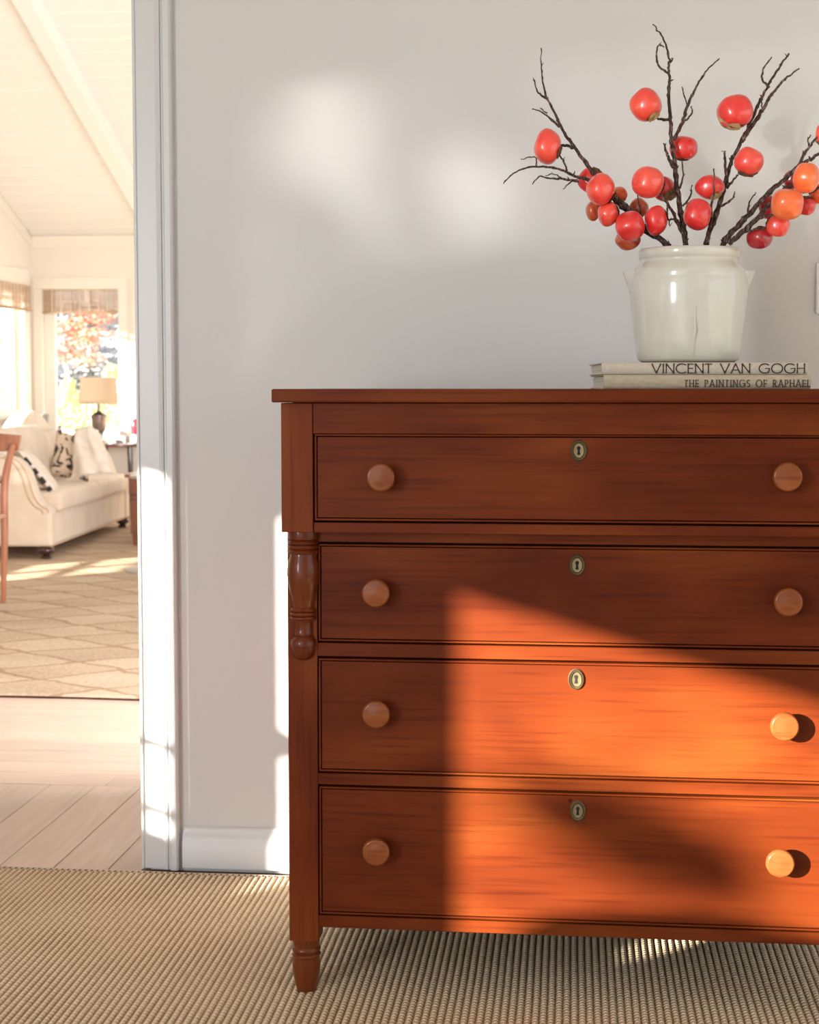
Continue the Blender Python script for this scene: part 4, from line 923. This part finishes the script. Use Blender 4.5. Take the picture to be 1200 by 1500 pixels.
M = facing(134, 668, 10.62, tilt=math.radians(-8), lean=math.radians(-16), turn=math.radians(-10))
t = rootof(M, 'ivory_throw', 'crumpled ivory fringed throw heaped at the far end of the sofa', 'throw')
mb = MB(); vs = []; nu, nv = 20, 20
for j in range(nv+1):
    for i in range(nu+1):
        a, b = -1+2*i/nu, j/nv
        wd = 0.085+0.060*(1-b)**0.8; fold = 0.022*math.sin(a*6+b*3.0)+0.02*noise.noise(Vector((a*2, b*3, 2)))
        vs.append(M @ Vector((a*wd+0.03*(0.5-b)*0+0.02*noise.noise(Vector((a, b*2, 7))), -0.06-0.05*(1-a*a)+fold-0.03*(1-b), -0.16+0.34*b-0.05*abs(a)**3*b)))
fs = [(j*(nu+1)+i, j*(nu+1)+i+1, (j+1)*(nu+1)+i+1, (j+1)*(nu+1)+i) for j in range(nv) for i in range(nu)]
ob = mb.add(vs, fs).build('throw_cloth', THROW, t, smooth=80); md = ob.modifiers.new('s', 'SOLIDIFY'); md.thickness = 0.012
mb = MB()
for k in range(24):
    a = -1+2*k/23; p = Vector((a*0.16, -0.10-0.05*(1-a*a), -0.16)); mb.tube([M @ p, M @ (p+Vector((random.uniform(-.01, .01), -0.004, -0.03)))], [0.003, 0.001], 5)
mb.build('fringe', THROW, t, kind='stuff')
M = facing(57, 690, 9.95, tilt=math.radians(0), lean=0, turn=math.radians(83)) @ Matrix.Rotation(math.radians(-38), 4, 'X')
t = rootof(M, 'striped_pillow', 'thin ivory pillow with dark dashes leaning on the near sofa arm', 'pillow')
p = pillow(12, 12, 0.32, 0.36, 0.07, M, 'pillow_case', THROW, t)
mb = MB()
for k, L in ((-2.4, 0.03), (-1.2, 0.045), (0.1, 0.04), (1.5, 0.06)):
    mb.box(-0.172, -0.158, -0.016, 0.016, k*0.055-L/2, k*0.055+L/2, M)
mb.build('dark_dashes', INKA, t, kind='stuff')

# ------------------------------------------------------------------ side table, lamp and the small things on it
TC = Vector((-3.57, 12.02, 0)); TZ = 0.635
t = thing('side_table', (TC.x, TC.y, 0), 'dark side table behind the far arm of the sofa', 'table')
MB().lathe([(0, TZ-0.025), (0.30, TZ-0.025), (0.31, TZ-0.018), (0.31, TZ-0.006), (0.30, TZ), (0, TZ)], (TC.x, TC.y, 0), 40).build('table_top', DARKLEG, t, smooth=40)
for k in range(4):
    a = PI/4+k*PI/2; MB().tube([(TC.x+0.2*math.cos(a), TC.y+0.2*math.sin(a), TZ-0.025), (TC.x+0.22*math.cos(a), TC.y+0.22*math.sin(a), 0.0)], [0.022, 0.014], 10).build('leg', DARKLEG, t)
LC = aty(145, 640, 12.0)
lp = thing('table_lamp', (LC.x, LC.y, TZ), 'table lamp with tan drum shade and pewter urn base, before the far window', 'lamp')
MB().lathe([(0.0, TZ), (0.045, TZ), (0.045, TZ+0.02), (0.018, TZ+0.03), (0.016, TZ+0.055), (0.03, TZ+0.075), (0.048, TZ+0.10), (0.056, TZ+0.16), (0.059, TZ+0.20), (0.066, TZ+0.205), (0.066, TZ+0.215), (0.03, TZ+0.235), (0.012, TZ+0.25), (0.010, TZ+0.33), (0, TZ+0.33)], (LC.x, LC.y, 0), 28).build('urn_base', PEWTER, lp, smooth=40)
zs0 = aty(145, 592, 12.0).z; zs1 = aty(145, 553, 12.0).z
mb = MB().lathe([(0.152, zs0), (0.138, zs1), (0.136, zs1), (0.150, zs0)], (LC.x, LC.y, 0), 40); mb.build('lamp_shade', LINEN, lp, smooth=50)
bk_ = aty(177, 643, 11.95)
t = thing('keepsake_box', (bk_.x, bk_.y, TZ), 'small grey box lying on the side table right of the lamp', 'box')
MB().box(bk_.x-0.05, bk_.x+0.05, bk_.y-0.05, bk_.y+0.05, TZ, TZ+0.045).build('box_body', GREYB, t, bevel=0.003); MB().box(bk_.x-0.052, bk_.x+0.052, bk_.y-0.052, bk_.y+0.052, TZ+0.0455, TZ+0.055).build('box_lid', GREYB, t, bevel=0.002)

cp_ = aty(163, 645, 11.85)
tag(MB().lathe([(0, TZ), (0.018, TZ), (0.024, TZ+0.035), (0.022, TZ+0.035), (0.017, TZ+0.006), (0, TZ+0.006)], (cp_.x, cp_.y, 0), 20).build('votive_cup', WHITEC, smooth=40), 'tiny pale votive cup between the lamp and the grey box', 'cup')
rb = aty(198, 640, 11.95)
t = thing('red_bottle', (rb.x, rb.y, TZ), 'red glass bottle with pale stopper, beside the white door casing', 'bottle')
MB().lathe([(0, TZ), (0.028, TZ), (0.026, TZ+0.05), (0.022, TZ+0.07), (0.030, TZ+0.08), (0.031, TZ+0.16), (0.022, TZ+0.18), (0.012, TZ+0.19), (0, TZ+0.19)], (rb.x, rb.y, 0), 20).build('bottle_body', REDG, t, smooth=40)
MB().lathe([(0, TZ+0.19), (0.014, TZ+0.19), (0.016, TZ+0.21), (0.008, TZ+0.225), (0, TZ+0.225)], (rb.x, rb.y, 0), 16).build('stopper', WHITEC, t, smooth=40)
MB().lathe([(0.0295, TZ+0.006), (0.034, TZ+0.02), (0.034, TZ+0.05), (0.0275, TZ+0.065)], (rb.x, rb.y, 0), 20).build('paper_band', WHITEC, t, smooth=40)
# book box in the window corner, on a low corner table
CT = Vector((-4.25, 12.20, 0)); ctz = 0.70
t = thing('corner_table', (CT.x, CT.y, 0), 'small dark corner table hidden behind the sofa back', 'table')
MB().box(CT.x-0.17, CT.x+0.22, CT.y-0.2, CT.y+0.2, ctz-0.03, ctz).build('table_top', DARKLEG, t, bevel=0.004)
for a in (-0.14, 0.18):
    for b in (-0.17, 0.17): MB().box(CT.x+a-0.02, CT.x+a+0.02, CT.y+b-0.02, CT.y+b+0.02, 0.0, ctz-0.03).build('leg', DARKLEG, t)
p0 = aty(29, 640, 12.0); p1 = aty(62, 607, 12.0)
t = thing('print_box', ((p0.x+p1.x)/2, 12.04, ctz), 'grey box with a pink front standing behind the sofa in the window corner', 'box')
MB().box(p0.x, p1.x, 12.0, 12.14, ctz, p1.z-0.034).build('box_body', GREYB, t, bevel=0.004); MB().box(p0.x-0.003, p1.x+0.003, 11.997, 12.143, p1.z-0.033, p1.z).build('box_lid', GREYB, t, bevel=0.003)
MB().box(p0.x+0.012, p1.x-0.05, 11.9955, 11.9995, ctz+0.01, p1.z-0.04).build('pink_panel', PINKB, t)

# ------------------------------------------------------------------ coffee table, ottoman, pedestal table, chair
t = thing('coffee_table', (-2.6, 10.5, 0), 'brown wooden coffee table on square legs, cut off by the door casing', 'table')
tx0 = -2.985; ty0 = 10.20; TT = 0.49
MB().box(tx0, tx0+0.85, ty0, ty0+0.6, TT-0.022, TT).build('table_top', WALNUT, t, bevel=0.005)
MB().box(tx0+0.03, tx0+0.82, ty0+0.03, ty0+0.57, TT-0.10, TT-0.023).build('apron', WALNUT, t, bevel=0.003)
for a in (0.055, 0.795):
    for b in (0.055, 0.545):
        x_, y_ = tx0+a, ty0+b
        mb = MB().box(x_-0.034, x_+0.034, y_-0.034, y_+0.034, TT-0.135, TT-0.024)
        mb.lathe([(0.022, TT-0.135), (0.033, TT-0.15), (0.033, TT-0.165), (0.022, TT-0.175)], (x_, y_, 0), 16)
        mb.prism([(-0.027, -0.027), (0.027, -0.027), (0.027, 0.027), (-0.027, 0.027)], TT-0.40, TT-0.17, 'z', Matrix.Translation((x_, y_, 0)))
        mb.lathe([(0.026, TT-0.40), (0.018, 0.03), (0.018, RH)], (x_, y_, 0), 4, Matrix.Rotation(PI/4, 3, 'Z')); mb.build('leg', WALNUT, t, bevel=0.002, bseg=1)
t = thing('table_runner', (tx0+0.4, ty0+0.3, TT), 'white runner cloth lying over the coffee table top', 'runner')
MB().box(tx0+0.004, tx0+0.84, ty0+0.06, ty0+0.54, TT+0.0003, TT+0.006).build('runner_cloth', THROW, t, bevel=0.002)
ot = thing('skirted_ottoman', (-2.72, 11.25, RH), 'white pleated ottoman half hidden behind the coffee table legs', 'ottoman')
ox0, ox1, oy0, oy1 = -3.02, -2.4, 10.95, 11.5
n = 60; ring = []
for k in range(n):
    tt = k/n*4; s_ = int(tt); f = tt-s_
    x_, y_ = [(ox0+(ox1-ox0)*f, oy0), (ox1, oy0+(oy1-oy0)*f), (ox1-(ox1-ox0)*f, oy1), (ox0, oy1-(oy1-oy0)*f)][s_]
    d = 0.008*(1 if k % 2 else -1); ring.append((x_+d*(1 if s_ in (1,) else -1 if s_ == 3 else 0), y_+d*(-1 if s_ == 0 else 1 if s_ == 2 else 0)))
MB().prism(ring, 0.10, 0.34, 'z').build('pleated_skirt', THROW, ot)
MB().box(ox0-0.005, ox1+0.005, oy0-0.005, oy1+0.005, 0.341, 0.42).build('seat_pad', THROW, ot, bevel=0.03, bseg=3)
for x_ in (ox0+0.05, ox1-0.05):
    for y_ in (oy0+0.05, oy1-0.05): MB().lathe([(0.02, 0.10), (0.026, 0.07), (0.014, 0.05), (0.02, 0.03), (0.016, RH)], (x_, y_, 0), 12).build('turned_foot', DARKLEG, ot, smooth=40)
pc = Vector((-2.36, 8.85, 0))
t = thing('pedestal_table', (pc.x, pc.y, 0), 'round grey metal pedestal base of a small table, peeking past the door casing', 'table')
MB().lathe([(0, RH), (0.225, RH), (0.225, RH+0.008), (0.20, RH+0.014), (0.03, RH+0.022), (0, RH+0.022)], (pc.x, pc.y, 0), 48).build('base_disc', METALG, t, smooth=30)
MB().lathe([(0.015, RH+0.022), (0.015, 0.55)], (pc.x, pc.y, 0), 16).build('post', METALG, t, smooth=30); MB().lathe([(0, 0.55), (0.19, 0.55), (0.19, 0.565), (0, 0.565)], (pc.x, pc.y, 0), 40).build('table_top', METALG, t, smooth=30)
# wooden chair at the left edge
cc = thing('side_chair', (-3.0, 7.4, 0), 'reddish wooden side chair with curved back rail, cut by the left picture edge', 'chair')
def cpz(px, py, Y=7.42): return aty(px, py, Y)
Q, rr = smooth_path([cpz(5, 884.5), cpz(5.5, 840), cpz(6.5, 790), cpz(6, 745), cpz(6.5, 712), cpz(12, 680), cpz(20, 652)], [0.012, 0.015, 0.018, 0.020, 0.019, 0.017, 0.015], 6)
dz_ = RH+0.0005-Q[0].z; Q = [q+Vector((0, 0, dz_)) for q in Q]; MB().tube(Q, rr, 10).build('rear_leg', CHAIRW, cc, smooth=60)
Q2 = [q+Vector((-0.43, 0.0, 0)) for q in Q]; MB().tube(Q2, rr, 10).build('rear_leg', CHAIRW, cc, smooth=60)
c0 = cpz(26, 644); vs = []; mb = MB()
n = 14
for k in range(n+1):
    s_ = k/n; x_ = c0.x-0.50*s_; yb = c0.y+0.05*math.sin(PI*s_); 
    h_ = 0.055+0.02*math.sin(PI*s_)
    for (dy, dz) in ((0, -h_), (0.022, -h_), (0.03, 0.018), (0.008, 0.022)): vs.append((x_+(0.012 if k == 0 and dz > 0 else 0), yb+dy, c0.z+dz+0.012*math.sin(PI*s_)))
fs = [(k*4+j, k*4+(j+1) % 4, (k+1)*4+(j+1) % 4, (k+1)*4+j) for k in range(n) for j in range(4)]+[(0, 1, 2, 3), tuple(range(n*4, n*4+4))[::-1]]
mb.add(vs, fs).build('crest_rail', CHAIRW, cc, bevel=0.004)
sx1 = c0.x-0.06
MB().prism([(sx1+0.0, 7.42), (sx1-0.40, 7.42), (sx1-0.44, 7.02), (sx1+0.04-0.02, 7.02)], 0.43, 0.455, 'z').build('seat', CHAIRW, cc, bevel=0.006)
for x_ in (sx1-0.41, sx1-0.02): MB().tube([(x_, 7.05, 0.43), (x_, 7.04, RH)], [0.019, 0.013], 10).build('front_leg', CHAIRW, cc, smooth=60)
MB().box(sx1-0.40, sx1-0.03, 7.4, 7.43, 0.60, 0.64).build('back_slat', CHAIRW, cc, bevel=0.003)

# ------------------------------------------------------------------ outside: lawn and trees
MB().box(-15, 60, -18, 90, -0.6, -0.5).build('ground', mat('pale_dry_lawn', (0.40, 0.40, 0.30), rough=1.0), kind='structure')
def leafmat(name, a, b):
    m = mat(name, a, rough=0.7); n = nd(m, 'ShaderNodeTexNoise', Scale=1.0, Detail=2.0); lk(m, coords(m, (3, 3, 3)), n.inputs['Vector'])
    lk(m, ramp(m, n.outputs['Fac'], [(0.4, a), (0.6, b)]), B(m).inputs['Base Color']); return m
AUT = leafmat('autumn_leaves', (0.55, 0.20, 0.11), (0.62, 0.36, 0.27)); LIME = leafmat('lime_leaves', (0.56, 0.58, 0.22), (0.66, 0.67, 0.38)); GREY = leafmat('hazy_leaves', (0.22, 0.22, 0.24), (0.36, 0.36, 0.38)); TRUNK = mat('grey_trunk', (0.36, 0.33, 0.33), rough=0.9)
GREEN = leafmat('green_leaves', (0.45, 0.55, 0.35), (0.6, 0.66, 0.45))
def leaves(clusters, per, size):
    mb = MB()
    for (cx_, cy_, cz_, rx_, ry_, rz_) in clusters:
        for _ in range(per):
            while True:
                d = Vector((random.uniform(-1, 1), random.uniform(-1, 1), random.uniform(-1, 1)))
                if d.length < 1: break
            p = Vector((cx_+d.x*rx_, cy_+d.y*ry_, cz_+d.z*rz_)); a = Vector((random.gauss(0, 1), random.gauss(0, 1), random.gauss(0, 1))).normalized(); b = a.orthogonal().normalized(); s_ = size*random.uniform(0.6, 1.3)
            mb.add([p-a*s_, p+b*s_*0.5, p+a*s_, p-b*s_*0.5], [(0, 1, 2, 3)])
    return mb
def tree(name, label, base, h, clusters, per, size, lm, tr_=0.12):
    t = thing(name, base, label, 'tree' if 'tree' in name else 'shrub'); b = Vector(base)
    MB().tube([b, b+Vector((0.05, 0.05, h*0.5)), b+Vector((-0.05, 0, h))], [tr_, tr_*0.7, tr_*0.3], 10).build('trunk', TRUNK, t, smooth=60)
    leaves(clusters, per, size).build('foliage', lm, t, kind='stuff'); return t
def op(px, py, Y): return aty(px, py, Y)
a = op(118, 520, 20)
tree('autumn_tree', 'tree with pale orange autumn leaves outside the far window', (a.x-0.2, 20, -0.5), 2.6,
     [(*op(110, 505, 20), 0.30, 0.4, 0.16), (*op(140, 492, 20), 0.30, 0.4, 0.12), (*op(95, 480, 20), 0.25, 0.3, 0.12), (*op(125, 525, 20), 0.28, 0.3, 0.10), (*op(90, 520, 20), 0.15, 0.3, 0.10), (*op(140, 465, 20), 0.3, 0.3, 0.1)], 260, 0.035, AUT, 0.06)
a = op(135, 545, 26)
tree('bare_tree', 'hazy grey tree trunk and brush beyond the autumn tree', (a.x, 26, -0.5), 3.2,
     [(*op(100, 560, 26), 0.5, 0.5, 0.35), (*op(150, 530, 26), 0.45, 0.5, 0.25), (*op(120, 470, 26), 0.7, 0.5, 0.3), (*op(90, 600, 26), 0.3, 0.4, 0.3)], 900, 0.07, GREY, 0.16)
a = op(120, 640, 17)
tree('lime_shrub', 'bright yellow green shrub outside the far window behind the lamp', (a.x, 17, -0.5), 1.0,
     [(*op(105, 600, 17), 0.22, 0.3, 0.22), (*op(130, 615, 17), 0.28, 0.3, 0.18), (*op(160, 600, 17), 0.2, 0.3, 0.25), (*op(165, 545, 17), 0.08, 0.2, 0.09), (*op(95, 630, 17), 0.2, 0.3, 0.2), (*op(100, 570, 17), 0.06, 0.2, 0.14)], 300, 0.03, LIME, 0.03)
a = op(8, 560, 24)
tree('green_tree', 'faint pale green tree outside the left wall window', (a.x, 24, -0.5), 2.8, [(*op(8, 500, 24), 0.08, 0.4, 0.3), (*op(4, 590, 24), 0.12, 0.4, 0.2), (*op(12, 470, 24), 0.1, 0.4, 0.1)], 120, 0.05, GREEN, 0.05)
# tree outside the near windows whose branches break up the sun
DS = Vector((1, 1, -0.30)); 
def upsun(px, py, Y, tback): p = aty(px, py, Y); return p-DS*tback
cl = []
for (px, py, r) in ((800, 1175, 0.05), (850, 1195, 0.06), (905, 1210, 0.075), (960, 1240, 0.085), (1010, 1268, 0.08), (1045, 1290, 0.05), (930, 1262, 0.06), (880, 1172, 0.04)):
    p = upsun(px, py, YL, 8.0); cl.append((p.x, p.y, p.z, r*1.25, r*1.25, r))
p = upsun(930, 1225, YL, 8.0)
tree('oak_tree', 'leafy branch outside the near windows, casting the soft shadow on the bottom drawer', (p.x-0.2, p.y-0.2, -0.5), p.z+0.4, cl, 90, 0.028, GREEN, 0.03)

# unseen leaf screen added to break up the added weak sun into soft pools
def pool(px, py):
    g = lambda x, y, a, b: math.exp(-((px-x)/a)**2-((py-y)/b)**2)
    return max(1.0*g(482, 195, 66, 100), 0.7*g(540, 300, 40, 60), 1.0*g(700, 285, 70, 75), 0.5*g(640, 230, 45, 80), 0.36 if px > 790 and py < 520 else 0.05)
rnd = random.Random(4); mb = MB(); G = Vector((0.65, 1, 0.04))
for _ in range(11000):
    px, py = rnd.uniform(230, 1330), rnd.uniform(-20, 640)
    f_ = pool(px, py)
    if f_ > 0.44 or rnd.random() < f_**0.5: continue
    p = aty(px, py, YW); p = p-G*((p.x+4.65)/0.65+rnd.uniform(-0.12, 0.12))
    a = Vector((rnd.gauss(0, 1), rnd.gauss(0, 1), rnd.gauss(0, 1))).normalized(); b = a.orthogonal().normalized(); s_ = 0.030*rnd.uniform(0.6, 1.3)
    mb.add([p-a*s_, p+b*s_*0.6, p+a*s_, p-b*s_*0.6], [(0, 1, 2, 3)])
hb = aty(700, 300, YW)-G*7.2
t = thing('added_leaf_screen', (hb.x, hb.y, -0.5), 'unseen leaf screen added outside the near windows, its gaps shaping the light on the wall', 'leaf screen')
mb.build('foliage', GREEN, t, kind='stuff')
for k in range(5):
    x_ = hb.x-0.6+0.3*k; MB().tube([(x_, hb.y, -0.5), (x_+0.03, hb.y, 0.3), (x_-0.02, hb.y, 1.0)], [0.02, 0.016, 0.01], 6).build('stem', TRUNK, t)
